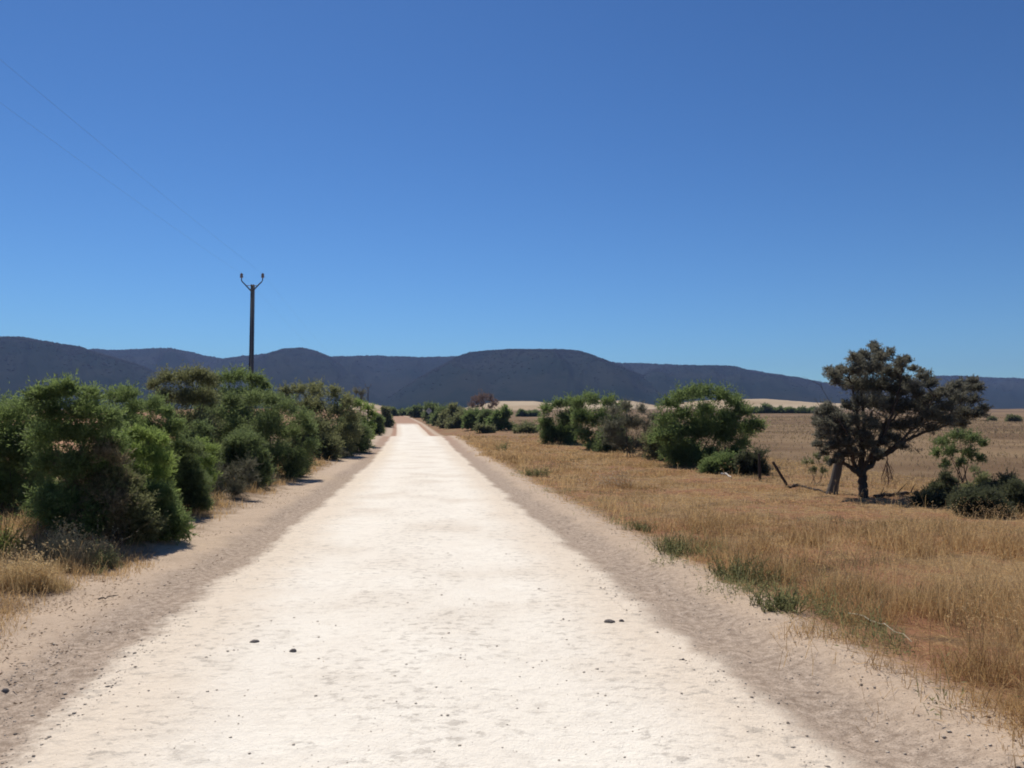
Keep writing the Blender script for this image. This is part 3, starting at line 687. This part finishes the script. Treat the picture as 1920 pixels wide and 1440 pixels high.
for _ in range(60):
    a = TP(rng.uniform(1664, 1684), rng.uniform(872, 905), .25 + rng.normal() * .06); d = unit(rdir(1)[0] * .6 + np.array([0, 0, -1])); tube([a, a + d * .12], [.004, .002], 3, .5, False, dead)
build("dead_branch", dead, M['redtwig'], tree)["label"] = "dry reddish broken branch hanging below the crown"

# ------------------------------------------------------------------ posts, fallen wood
def post(name, label, base, top_px, w_px, mat, group=None, off=0., bend=.01, cat="post", taper=.9):
    D = base[1]; o = thing(name, label, cat, (base[0], base[1], base[2]), group)
    t = P(top_px[0], top_px[1], D + off) - base
    mb = MB(); n = 7; s = np.linspace(0, 1, n)[:, None]
    path = np.array([0, 0, -.15]) * (1 - s) + t * s; path[1:-1] += rng.normal(size=(n - 2, 3)) * bend
    r = w_px / 2 / F * D
    tube(path, np.linspace(r * 1.15, r * taper, n) * rng.uniform(.88, 1.1, n), 9, .5, True, mb)
    build("shaft", mb, M[mat], o, False); return o
PG = "old fence posts by the field"
post("fence_post", "thin dark upright fence post in front of the tall bank shrub", at(1361, 882), (1360, 838), 4, 'bark', PG)
post("fence_post", "thin dark upright fence post standing by the small dark shrub", at(1425, 902), (1423, 850), 5, 'bark', PG)
post("fence_post", "dark fence post leaning far over to the left", at(1483, 912), (1449, 866), 5, 'bark', PG)
post("strainer_post", "thick grey weathered post leaning against the bronze tree", at(1557, 926), (1574, 860), 19, 'oldwood', None, bend=.006, taper=.8)
def log(name, label, pts, rpx, mat, twigs=0, cat="branch"):
    g = [at(*p[:2]) for p in pts]
    for q, p in zip(g, pts): q[2] += p[2] if len(p) > 2 else .03
    o = thing(name, label, cat, g[0] - np.array([0, 0, .03])); b = g[0] - np.array([0, 0, .03])
    A = np.array([q - b for q in g]); n = 4 * (len(A) - 1) + 1; t = np.linspace(0, len(A) - 1, n)
    path = np.stack([np.interp(t, np.arange(len(A)), A[:, i]) for i in range(3)], 1); path[1:-1] += rng.normal(size=(n - 2, 3)) * .012
    r = rpx / F * g[0][1]; mb = MB(); tube(path, np.linspace(r, r * .4, n), 7, .5, True, mb)
    build("stem", mb, M[mat], o)
    if twigs:
        for _ in range(twigs):
            tm = MB()
            a = path[rng.integers(1, n)]; d = unit(rdir(1)[0] + np.array([0, 0, .7])); l = rng.uniform(.1, .4)
            tube([a, a + d * l * .5, a + d * l + rng.normal(size=3) * .03], [r * .35, r * .25, r * .12], 4, .5, True, tm)
            build("twig", tm, M[mat], o)
    return o
log("fallen_branch", "thin dark fallen branch lying between the leaning post and the thick old post", [(1478, 916), (1500, 912), (1530, 920), (1548, 924)], 3.0, 'bark', 5)
log("fallen_branch", "long dark fallen branch lying in the shade right of the bronze tree", [(1640, 934), (1680, 930), (1715, 926), (1745, 934), (1775, 945)], 4., 'bark', 6)
log("fallen_branch", "bleached white broken stick lying in front of the bank shrubs", [(1353, 889), (1362, 890), (1371, 896)], 2.6, 'whitewood')
log("fallen_branch", "short dark stump piece with a bleached white tip by the bank shrubs", [(1364, 888), (1366, 882, .12), (1367, 876, .28)], 2.6, 'whitewood')
log("fallen_branch", "grey dry branch lying at the foot of the left shrubs", [(405, 938), (415, 930), (424, 922)], 3.2, 'oldwood', 8)
log("fallen_branch", "small twig lying alone on the pink left verge", [(185, 1128), (200, 1124), (222, 1120)], 1.6, 'twig')
log("fallen_branch", "pale dry reed stalk lying among the near right grass", [(1590, 1158, .05), (1650, 1180, .06), (1710, 1215, .05)], 1.3, 'pale')

# ------------------------------------------------------------------ stones on the road
SG = "dark stones lying on the road"
def stone(label, px, py, wpx, hpx, seed):
    b = at(px, py); r_ = np.random.default_rng(seed); D = b[1]; w = wpx / 2 / F * D; h = hpx / F * D * .8
    th = np.linspace(0, 2 * math.pi, 10, endpoint=False); lev = [(-.3, .75), (.15, 1.0), (.6, .82), (.95, .42)]
    j = r_.uniform(.8, 1.2, 10); v = []
    for z, s in lev:
        for k in range(10): v.append([math.cos(th[k]) * w * s * j[k] * r_.uniform(.92, 1.08), math.sin(th[k]) * w * .8 * s * j[k], z * h * r_.uniform(.92, 1.08)])
    v.append([0, 0, h]); v.append([0, 0, -.3 * h]); f4 = []; f3 = []
    for a in range(3):
        for k in range(10): f4.append([a * 10 + k, a * 10 + (k + 1) % 10, a * 10 + 10 + (k + 1) % 10, a * 10 + 10 + k])
    for k in range(10): f3.append([30 + k, 30 + (k + 1) % 10, 40]); f3.append([(k + 1) % 10, k, 41])
    mb = MB().add(v, f4); mb.f3.append(np.array(f3))
    o = build("stone", mb, M['stone']); o.location = [float(c) for c in b]; tag(o, label, "stone", SG)
stone("flat dark stone, left of the pair on the near left of the white road", 477, 1203, 17, 5, 1)
stone("rounder dark stone, right of the pair on the near left of the white road", 550, 1219, 14, 7, 2)
stone("dark stone on the pink verge at the lower left photo edge", 10, 1299, 15, 8, 3)
stone("wider flat dark stone of the pair on the right half of the road", 1142, 1166, 20, 6, 4)
stone("narrow flat stone right beside the wider one on the right half of the road", 1165, 1165, 10, 5, 5)
stone("tiny dark pebble at the right edge of the white track", 1281, 1238, 6, 4, 6)

# ------------------------------------------------------------------ power poles and wires
def pole(label, bx, by, bz, topz, s=1.):
    o = thing("power_pole", label, "power pole", (bx, by, bz), "steel and concrete power poles")
    H = topz - bz; h = H - .56 * s
    core = MB(); n = 12
    for sgn in (-1, 1):
        ch = MB()
        for k in range(n):   # tapering steel channel built of short lengths joined end to end
            pass
        w0, w1 = .078, .045
        v = []
        for z, w in ((-.5, w0), (h, w1)):
            for dx in (-.022, .022):
                for dy in (-.09, .09): v.append([sgn * w + dx, dy * (1 if z < 0 else .85), z])
        v = np.array(v)
        ch.add(v, [[0, 1, 3, 2], [4, 6, 7, 5], [0, 4, 5, 1], [2, 3, 7, 6], [0, 2, 6, 4], [1, 5, 7, 3]])
        for dy in (-.1, .1):  # flange lips
            v = []
            for z, w in ((-.5, w0), (h, w1)):
                for dx in (-.042, .0):
                    for ddy in (-.012, .012): v.append([sgn * (w + dx + .03), dy * (1 if z < 0 else .87) + ddy, z])
            ch.add(np.array(v), [[0, 1, 3, 2], [4, 6, 7, 5], [0, 4, 5, 1], [2, 3, 7, 6], [0, 2, 6, 4], [1, 5, 7, 3]])
        build("steel_channel", ch, M['steel'], o)
    v = []
    for z, w in ((-.5, .056), (h - .03, .023)):
        for dx in (-w, w):
            for dy in (-.07, .07): v.append([dx, dy, z])
    core.add(np.array(v), [[0, 1, 3, 2], [4, 6, 7, 5], [0, 4, 5, 1], [2, 3, 7, 6], [0, 2, 6, 4], [1, 5, 7, 3]])
    build("concrete_core", core, M['concrete'], o)
    br = MB(); tube([[-.30, -.10, h - .06], [.30, -.10, h - .06]], .017, 6, .5, True, br); build("brace", br, M['steel'], o)
    for sgn in (-1, 1):
        arm = MB(); tube([[sgn * .06, -.12, h - .32], [sgn * .20, -.12, h - .17], [sgn * .35, -.12, h - .01], [sgn * .49, -.12, h + .13], [sgn * .525, -.12, h + .19], [sgn * .53, -.12, h + .36]], [.034, .033, .032, .03, .028, .024], 7, .5, True, arm)
        build("arm", arm, M['steel'], o)
        ins = MB(); zz = h + .32
        tube([[sgn * .53, -.12, zz + q] for q in (0, .012, .04, .055, .08, .10, .13, .15, .18, .21, .24)], [.03, .08, .085, .045, .08, .09, .045, .075, .08, .05, .03], 10, .5, True, ins)
        build("insulator", ins, M['porcelain'], o, True)
    return o
def pole_pos(px, D): return (px - 960) / F * D
p1 = (pole_pos(470, 40), 40.0); p2 = (pole_pos(690, 150), 150.0); p0 = (p1[0] + (p1[0] - p2[0]), -70.0)
tz1 = float(P(470, 513, 40)[2]); tz2 = float(P(690, 720, 150)[2])
pole("tall slender twin-steel power pole with forked top rising above the left shrubs", p1[0], p1[1], gz(*p1), tz1)
pole("distant small power pole standing far along the left side of the road", p2[0], p2[1], gz(*p2), tz2)
def wires(a, b, za, zb, sag, rad, labs):
    rad = rad * .2
    for sgn, lab in zip((-1, 1), labs):
        t = np.linspace(0, 1, 60); mb = MB()
        path = np.stack([(a[0] + sgn * .53) * (1 - t) + (b[0] + sgn * .53) * t, (a[1] - .12) * (1 - t) + (b[1] - .12) * t, za * (1 - t) + zb * t - 4 * sag * t * (1 - t)], 1)
        tube(path, rad, 5, .5, True, mb)
        tag(build("power_wire", mb, M['wire']), lab, "power wire", "overhead power wires")
wires(p1, p0, tz1 - .02, tz1 - .02, 1.45, .009, ("overhead wire from the near pole, the lower line at the left photo edge", "overhead wire from the near pole, the upper line reaching the left photo edge"))
wires(p1, p2, tz1 - .02, tz2 - .02, 1.3, .008, ("overhead wire from the left insulator of the near pole to the distant pole", "overhead wire from the right insulator of the near pole to the distant pole"))

# ------------------------------------------------------------------ road sign
sb = atD(804, 128); ctr = P(803, 770.5, 128)
sg = thing("road_sign", "grey diamond-shaped road sign on a post beside the far right shrubs", "road sign", sb)
h = ctr[2] - sb[2]; a = .52
def prism(pts, y0, y1):
    n = len(pts); v = [[x, y0, z] for x, z in pts] + [[x, y1, z] for x, z in pts]; mb = MB()
    mb.add(v, [[i, (i + 1) % n, n + (i + 1) % n, n + i] for i in range(n)])
    c = np.mean(pts, axis=0)
    for y in (y0, y1): mb.add([[x, y, z] for x, z in pts] + [[c[0], y, c[1]]], [[i, (i + 1) % n, n] for i in range(n)])
    return mb
pn = build("sign_panel", prism([(0, h - a), (a, h), (0, h + a), (-a, h)], -.02, .0), M['sign_backlit'], sg)
build("symbol", prism([(-.06, h - .05), (.05, h - .05), (.05, h + .26), (-.06, h + .26)], -.03, -.0225), M['black'], pn)
pm = MB(); tube([[0, .04, -.3], [0, .04, h + .3]], .035, 8, .5, True, pm); build("post", pm, M['steel'], sg)

# ------------------------------------------------------------------ grass and small plants
def scatter(n, y0, y1, u0, u1, dens, pw=-1.4):
    """random ground points, denser near the camera"""
    k = 1 + pw; r = rng.random(n)
    Y = (y0 ** k + r * (y1 ** k - y0 ** k)) ** (1 / k) if abs(k) > 1e-3 else y0 * (y1 / y0) ** r
    u = rng.uniform(u0, u1, n); x = xc(Y) + u
    vis = np.abs(x) < Y * .66 + 2.6
    keep = vis & (rng.random(n) < dens(x, Y, u))
    x, Y, u = x[keep], Y[keep], u[keep]
    return np.stack([x, Y, terr(x, Y, True)], 1), u
def dgrass(x, Y, u):
    a = fbm(x * 1.0, Y * 1.0, 21, 3); b = fbm(x * .25, Y * .25, 22, 3); c = fbm(x * 3.2, Y * 3.2, 28, 2)
    edge = 2.85 - .35 * (1 - sst(Y, 5, 8)) + (fbm(Y * .8, Y * 0, 23, 3) - .5) * 1.1 + (fbm(Y * 3.5, x * 3, 24, 2) - .5) * .5
    e = sst(u - edge, -.1, .5)
    far = 1 - .45 * sst(u, 8, 13)
    return e * np.clip(sst(a, .39, .62) * (.25 + 1.0 * sst(b, .36, .6)) * (.15 + 1.0 * sst(c, .38, .6)), .03, 1) * far
mb = MB()
p, u = scatter(600000, 3.0, 62, 2.2, 15, dgrass, -1.15)
n = len(p); tall = fbm(p[:, 0] * .45, p[:, 1] * .45, 25, 2); tuft_ = sst(fbm(p[:, 0] * 2.6, p[:, 1] * 2.6, 29, 3), .32, .66)
nearR = 1 - sst(p[:, 1], 6, 14)
farS = sst(p[:, 1], 8, 15) * sst(u, 3.6, 6.0)
h = rng.gamma(4, .25, n) * (.045 + .16 * sst(tall, .3, .65) * (1 - .72 * farS) + .13 * nearR * sst(u, 3.1, 4.2)) * (.4 + .95 * tuft_)
h = np.clip(h, .03, .62) * (.5 + .5 * sst(u, 2.8, 3.7))
w = np.maximum(.0035, p[:, 1] / 804 * .45) * rng.uniform(.7, 1.4, n)
t_ = np.clip(.42 + (fbm(p[:, 0] * .35, p[:, 1] * .35, 26, 3) - .5) * 1.5 + (fbm(p[:, 0] * 2.1, p[:, 1] * 2.1, 27, 2) - .5) * .7 + rng.normal(size=n) * .2 + .12 * nearR, 0, 1)
blades(mb, p, h, w, rng.beta(1.5, 1.5, n) * 1.5, t_)
p2, u2 = scatter(26000, 3.2, 34, 3.0, 12, lambda x, Y, u: sst(u, 3.0, 3.6) * sst(fbm(x * .7, Y * .7, 52, 3), .45, .65) * (1 - .93 * sst(Y, 8, 14) * sst(u, 3.6, 5.5)), -1.1)
h2 = rng.uniform(.22, .52, len(p2)) * (1 + .35 * (1 - sst(p2[:, 1], 5, 9))); blades(mb, p2, h2, np.maximum(.003, p2[:, 1] / 804 * .4), rng.beta(1.5, 2, len(p2)) * 1.1, rng.uniform(.55, 1, len(p2)))
p3, u3 = scatter(130000, 3.8, 45, -7, -2.7, lambda x, Y, u: np.where(Y < 9.5, sst(-u - .15 * np.sin(Y * 2), 2.85, 3.25), sst(-u, 3.0, 4.0)) * sst(fbm(x * .8, Y * .8, 55, 3), .38, .56), -1.0)
h3 = rng.gamma(4, .25, len(p3)) * .16 * (.35 + .65 * sst(-u3, 2.9, 4.0)); blades(mb, p3, h3, np.maximum(.0035, p3[:, 1] / 804 * .45), rng.beta(1.5, 1.5, len(p3)) * 1.4, np.clip(.45 + rng.normal(size=len(p3)) * .25, 0, 1))
p = np.concatenate([p, p2]); h = np.concatenate([h, h2])
# pale seed heads on the tallest stalks
ix = np.where(h > np.quantile(h, .955))[0]; ix = rng.choice(ix, min(len(ix), 9000), replace=False)
pp = np.repeat(p[ix] + np.stack([np.zeros(len(ix)), np.zeros(len(ix)), h[ix] * .9], 1), 4, 0)
leaves(mb, pp + rng.normal(size=pp.shape) * .02, unit(rdir(len(pp)) + np.array([0, 0, .3])), np.maximum(.018, pp[:, 1] / 804 * 1.2), np.maximum(.005, pp[:, 1] / 804 * .5), rng.uniform(.7, 1, len(pp)))
# flattened straw lying on the soil
p, u = scatter(130000, 3.0, 55, 2.6, 15, lambda x, Y, u: sst(u, 2.7, 3.3) * .8, -1.0)
d = unit(rdir(len(p)) * np.array([1, 1, .18])); p[:, 2] += .012
leaves(mb, p, d, rng.uniform(.06, .2, len(p)), np.maximum(.004, p[:, 1] / 804 * .4), rng.uniform(.1, 1, len(p)))
tag(build("dry_grass", mb, M['straw']), "golden dry grass covering the verges", kind="stuff")

mb = MB()
p, u = scatter(120000, 14, 170, 9, 150, lambda x, Y, u: .25 + .75 * sst(fbm(x * .12, Y * .3, 33, 3), .4, .65), -.6)
n = len(p); h = rng.uniform(.05, .16, n) * (1 + p[:, 1] * .006); w = np.maximum(.01, p[:, 1] / 804 * .8) * rng.uniform(.6, 1.3, n)
blades(mb, p, h, w, rng.uniform(.2, 1.1, n), np.clip(.4 + rng.normal(size=n) * .25 + (fbm(p[:, 0] * .05, p[:, 1] * .05, 34, 3) - .5), 0, 1))
og = MB()
p, u = scatter(90000, 3.6, 40, 2.9, 12, lambda x, Y, u: sst(u, 2.9, 3.5) * sst(fbm(x * .55, Y * .55, 91, 3), .52, .66) * sst(fbm(x * 2.5, Y * 2.5, 92, 2), .35, .6), -1.1)
n_ = len(p); hh = rng.gamma(4, .25, n_) * (.05 + .09 * (1 - sst(p[:, 1], 7, 14)))
blades(og, p, hh, np.maximum(.0035, p[:, 1] / 804 * .45), rng.beta(1.5, 1.5, n_) * 1.4, rng.uniform(0, 1, n_))
tag(build("olive_grass", og, M['dullgrass']), "dull olive half-dry grass patches in the right verge", kind="stuff")
gs = MB()
p, u = scatter(60000, 4.2, 26, 2.6, 4.4, lambda x, Y, u: sst(fbm(x * 1.1, Y * .8, 71, 4), .50, .60) * np.exp(-((u - 3.25 - .3 * np.sin(Y * 1.3)) / .38) ** 2) * (.22 + .6 * sst(Y, 5.2, 6.6)) * (.25 + .75 * sst(fbm(x * 2.4, Y * 2.4, 75, 2), .42, .58)) * (1 - .7 * sst(Y, 10.5, 13)), -1.0)
n_ = len(p); hh = rng.gamma(3, .33, n_) * .10 * (.4 + fbm(p[:, 0] * 2, p[:, 1] * 2, 72, 2))
p[:, 2] += rng.random(n_) * hh; leaves(gs, p, unit(rdir(n_) + np.array([0, 0, .6])), np.maximum(.035, p[:, 1] / 804 * 1.6) * rng.uniform(.6, 1.5, n_), np.maximum(.009, p[:, 1] / 804 * .5), rng.uniform(0, 1, n_))
blades(gs, p[::3] - np.array([0, 0, .02]), hh[::3] * 1.3 + .03, np.full(len(p[::3]), .004), rng.uniform(.1, .8, len(p[::3])), rng.uniform(0, 1, len(p[::3])))
tag(build("roadside_weeds", gs, M['weed']), "thin broken strip of green weeds at the gravel edge", kind="stuff")
tag(build("field_stubble", mb, M['stub']), "short dry stubble over the brown field", kind="stuff")

mb = MB()   # leaf litter and gravel
p, u = scatter(105000, 3.2, 40, -6.2, -2.2, lambda x, Y, u: (.12 + sst(-u, 2.4, 4.2)) * sst(fbm(x * 1.3, Y * 1.3, 41, 3), .40, .66), -1.0)
d = unit(rdir(len(p)) * np.array([1, 1, .25])); p[:, 2] += .01
leaves(mb, p, d, rng.uniform(.01, .045, len(p)), rng.uniform(.004, .012, len(p)), rng.uniform(0, 1, len(p)) ** 1.6)
tag(build("leaf_litter", mb, M['litter']), "dark leaf litter and twigs on the left verge", kind="stuff")
mb = MB()
for (u0, u1, nn) in ((-3.6, -1.75, 16000), (1.8, 3.1, 16000), (-1.8, 1.8, 2600)):
    p, u = scatter(nn, 3.0, 26, u0, u1, lambda x, Y, u: .25 + .75 * sst(fbm(x * 1.1, Y * .5, 45, 3), .4, .6), -1.0)
    s = rng.gamma(1.8, .0023, len(p)).clip(.003, .017); p[:, 2] += s * .2
    clump(mb, p, s, rng.uniform(0, 1, len(p)) ** (1.1 if u1 - u0 < 3 else .35), .45)
tag(build("gravel", mb, M['gravel']), "loose gravel along the road shoulders", kind="stuff")

def weed(name, label, cat, bpx, wpx, hpx, n, mat, group=None, aspect=.25, Lf=1., k=9, stalk='weed'):
    b = at(*bpx); D = b[1]; o = thing(name, label, cat, b, group); fol = MB(); stm = MB()
    W = wpx / 2 / F * D; H = hpx / F * D
    sub = rng.normal(size=(7, 2)) * W * .5; sh = rng.uniform(.45, 1.15, 7)
    for _ in range(n):
        q_ = rng.integers(0, 7); x, y = sub[q_] + rng.normal(size=2) * W * .2; r = min(W, math.hypot(x, y))
        z0 = gz(b[0] + x, b[1] + y) - b[2]; hh = H * sh[q_] * rng.uniform(.35, 1.1) * (1 - .4 * (r / W) ** 2)
        tip = np.array([x + rng.normal() * hh * .5, y + rng.normal() * hh * .5, z0 + hh]); bs = np.array([x, y, z0 - .01])
        tube([bs, (bs + tip) / 2 + rng.normal(size=3) * .01, tip], [.004, .003, .0015], 3, rng.random(), False, stm)
        t = rng.uniform(.1, 1, k)[:, None]; pos = bs * (1 - t) + tip * t
        L = max(.03, 1.6 * D / 804) * Lf
        leaves(fol, pos, unit(rdir(k) + np.array([0, 0, .5])), L * rng.uniform(.6, 1.4, k), L * aspect * rng.uniform(.7, 1.3, k), rng.uniform(0, 1, k))
    build("foliage", fol, M[mat], o); build("stem", stm, M[stalk], o); return o
def tuft(label, bpx, wpx, hpx, n, mat, group=None):
    b = at(*bpx); D = b[1]; W = wpx / 2 / F * D; H = hpx / F * D
    cs = rng.normal(size=(9, 2)) * W * np.array([.55, .5]); k = rng.integers(0, 9, n)
    xy = cs[k] + rng.normal(size=(n, 2)) * W * .22
    hs = rng.uniform(.45, 1.1, 9)[k] * rng.gamma(5, .2, n) * H * np.exp(-(np.linalg.norm(xy, axis=1) / W) ** 2 * .6)
    z = terr(b[0] + xy[:, 0], b[1] + xy[:, 1], True) - b[2] - .01
    m = MB(); blades(m, np.concatenate([xy, z[:, None]], 1), hs.clip(.02, H * 1.5), rng.uniform(.003, .007, n), rng.beta(1.6, 1.6, n) * 1.3, np.clip(rng.normal(size=n) * .25 + .55, 0, 1))
    ii = np.where(hs > H * .8)[0]; pp = np.repeat(np.concatenate([xy, z[:, None] + hs[:, None] * .9], 1)[ii], 3, 0)
    leaves(m, pp + rng.normal(size=pp.shape) * .015, rdir(len(pp)), .03, .008, rng.uniform(.7, 1, len(pp)))
    o = build("grass_tuft", m, M[mat]); o.location = [float(c) for c in b]; return tag(o, label, "grass tuft", group)
WG = "green weeds at the right gravel edge"
weed("green_weed", "dark green bushy weed clump at the right gravel edge, second nearest big one", "weed", (1262, 1038), 112, 46, 138, 'weed', WG)
weed("green_weed", "largest spreading green weed clump at the right gravel edge", "weed", (1385, 1088), 150, 52, 174, 'weed', WG)
weed("green_weed", "thin green weed clump nearest to the camera at the right gravel edge", "weed", (1465, 1145), 110, 44, 120, 'weed', WG)
weed("green_weed", "small green weed clump just beyond the dark bushy one", "weed", (1195, 995), 60, 22, 70, 'weed', WG)
weed("green_weed", "grey-green weed standing alone in the grass close to the far road edge", "weed", (1008, 893), 46, 26, 110, 'weed', WG)
weed("green_weed", "tiny dark weed farthest along the right road edge", "weed", (943, 845), 18, 22, 60, 'weed', WG)
weed("grass_tuft", "pale seeding grass tuft in the middle of the right verge", "grass tuft", (1150, 915), 90, 50, 120, 'pale', None, stalk='straw', k=5)
tuft("golden dry grass tuft on the left verge below the shrubs", (150, 1058), 150, 46, 3200, "gold")
tuft("golden dry grass tuft at the left photo edge near the verge", (45, 1105), 140, 44, 2600, "gold")
tuft("small green-golden grass tuft right of the big left tuft", (198, 1068), 80, 28, 700, "olive")
weed("green_weed", "bright green plant at the left photo edge beside the dirt mound", "weed", (2, 1040), 60, 80, 170, 'bright', None)
weed("seeding_weed", "tall weed with pale seed pods standing in front of the brown shrub", "weed", (178, 1025), 75, 90, 26, 'pale', None, aspect=.5, Lf=.55, k=12, stalk='twig')
weed("seeding_weed", "thin weed with pale seed pods left of the taller one", "weed", (108, 1015), 50, 62, 10, 'pale', None, aspect=.5, Lf=.55, k=10, stalk='twig')

# ------------------------------------------------------------------ air
hz = MB(); box(hz, (0, 1600, 135), (7600, 3900, 290))
HZ = bpy.data.materials.new("haze_air"); HZ.use_nodes = True; nt = HZ.node_tree; nt.nodes.clear()
ou = nt.nodes.new("ShaderNodeOutputMaterial"); pv = nt.nodes.new("ShaderNodeVolumePrincipled")
pv.inputs["Color"].default_value = (.40, .54, 1.0, 1); pv.inputs["Density"].default_value = .00016; pv.inputs["Anisotropy"].default_value = 0.
nt.links.new(pv.outputs[0], ou.inputs["Volume"])
ho = build("haze", hz, HZ); ho["kind"] = "stuff"; ho["label"] = "thin blue air between the camera and the ranges"

# ------------------------------------------------------------------ light
SUN_EL, SUN_AZ = 57.0, -24.0      # degrees; azimuth from +Y, negative to the left
w = bpy.data.worlds.new("World"); sc.world = w; w.use_nodes = True; nt = w.node_tree; nt.nodes.clear()
ou = nt.nodes.new("ShaderNodeOutputWorld"); bg = nt.nodes.new("ShaderNodeBackground"); sk = nt.nodes.new("ShaderNodeTexSky")
sk.sky_type = 'NISHITA'; sk.sun_disc = False; sk.sun_elevation = R(SUN_EL); sk.sun_rotation = R(SUN_AZ) % (2 * math.pi)
sk.altitude = 600; sk.air_density = 1.0; sk.dust_density = .25; sk.ozone_density = 2.2
bg.inputs["Strength"].default_value = 1.05
tn = nt.nodes.new('ShaderNodeMix'); tn.data_type = 'RGBA'; tn.blend_type = 'MULTIPLY'; tn.inputs[0].default_value = 1; tn.inputs[7].default_value = (.0712, .0936, .1055, 1)
gm = nt.nodes.new('ShaderNodeGamma'); gm.inputs[1].default_value = 1.45
nt.links.new(sk.outputs[0], tn.inputs[6]); nt.links.new(tn.outputs[2], gm.inputs[0]); nt.links.new(gm.outputs[0], bg.inputs[0]); nt.links.new(bg.outputs[0], ou.inputs[0])
sl = bpy.data.lights.new("sun", 'SUN'); sl.energy = 4.5; sl.angle = R(.53); sl.color = (1, .93, .80)
so = bpy.data.objects.new("sun", sl); COL.objects.link(so)
d = Vector((math.sin(R(SUN_AZ)) * math.cos(R(SUN_EL)), math.cos(R(SUN_AZ)) * math.cos(R(SUN_EL)), math.sin(R(SUN_EL))))
so.rotation_euler = d.to_track_quat('Z', 'Y').to_euler(); so.location = (-20, 40, 60)

vs = sc.view_settings; vs.view_transform = 'Standard'; vs.look = 'None'; vs.exposure = 0.0; vs.gamma = 1.0
sc.cycles.use_denoising = True
sc.cycles.max_bounces = 8; sc.cycles.diffuse_bounces = 7; sc.cycles.transmission_bounces = 7; sc.cycles.volume_bounces = 0
sc.cycles.filter_width = 1.9
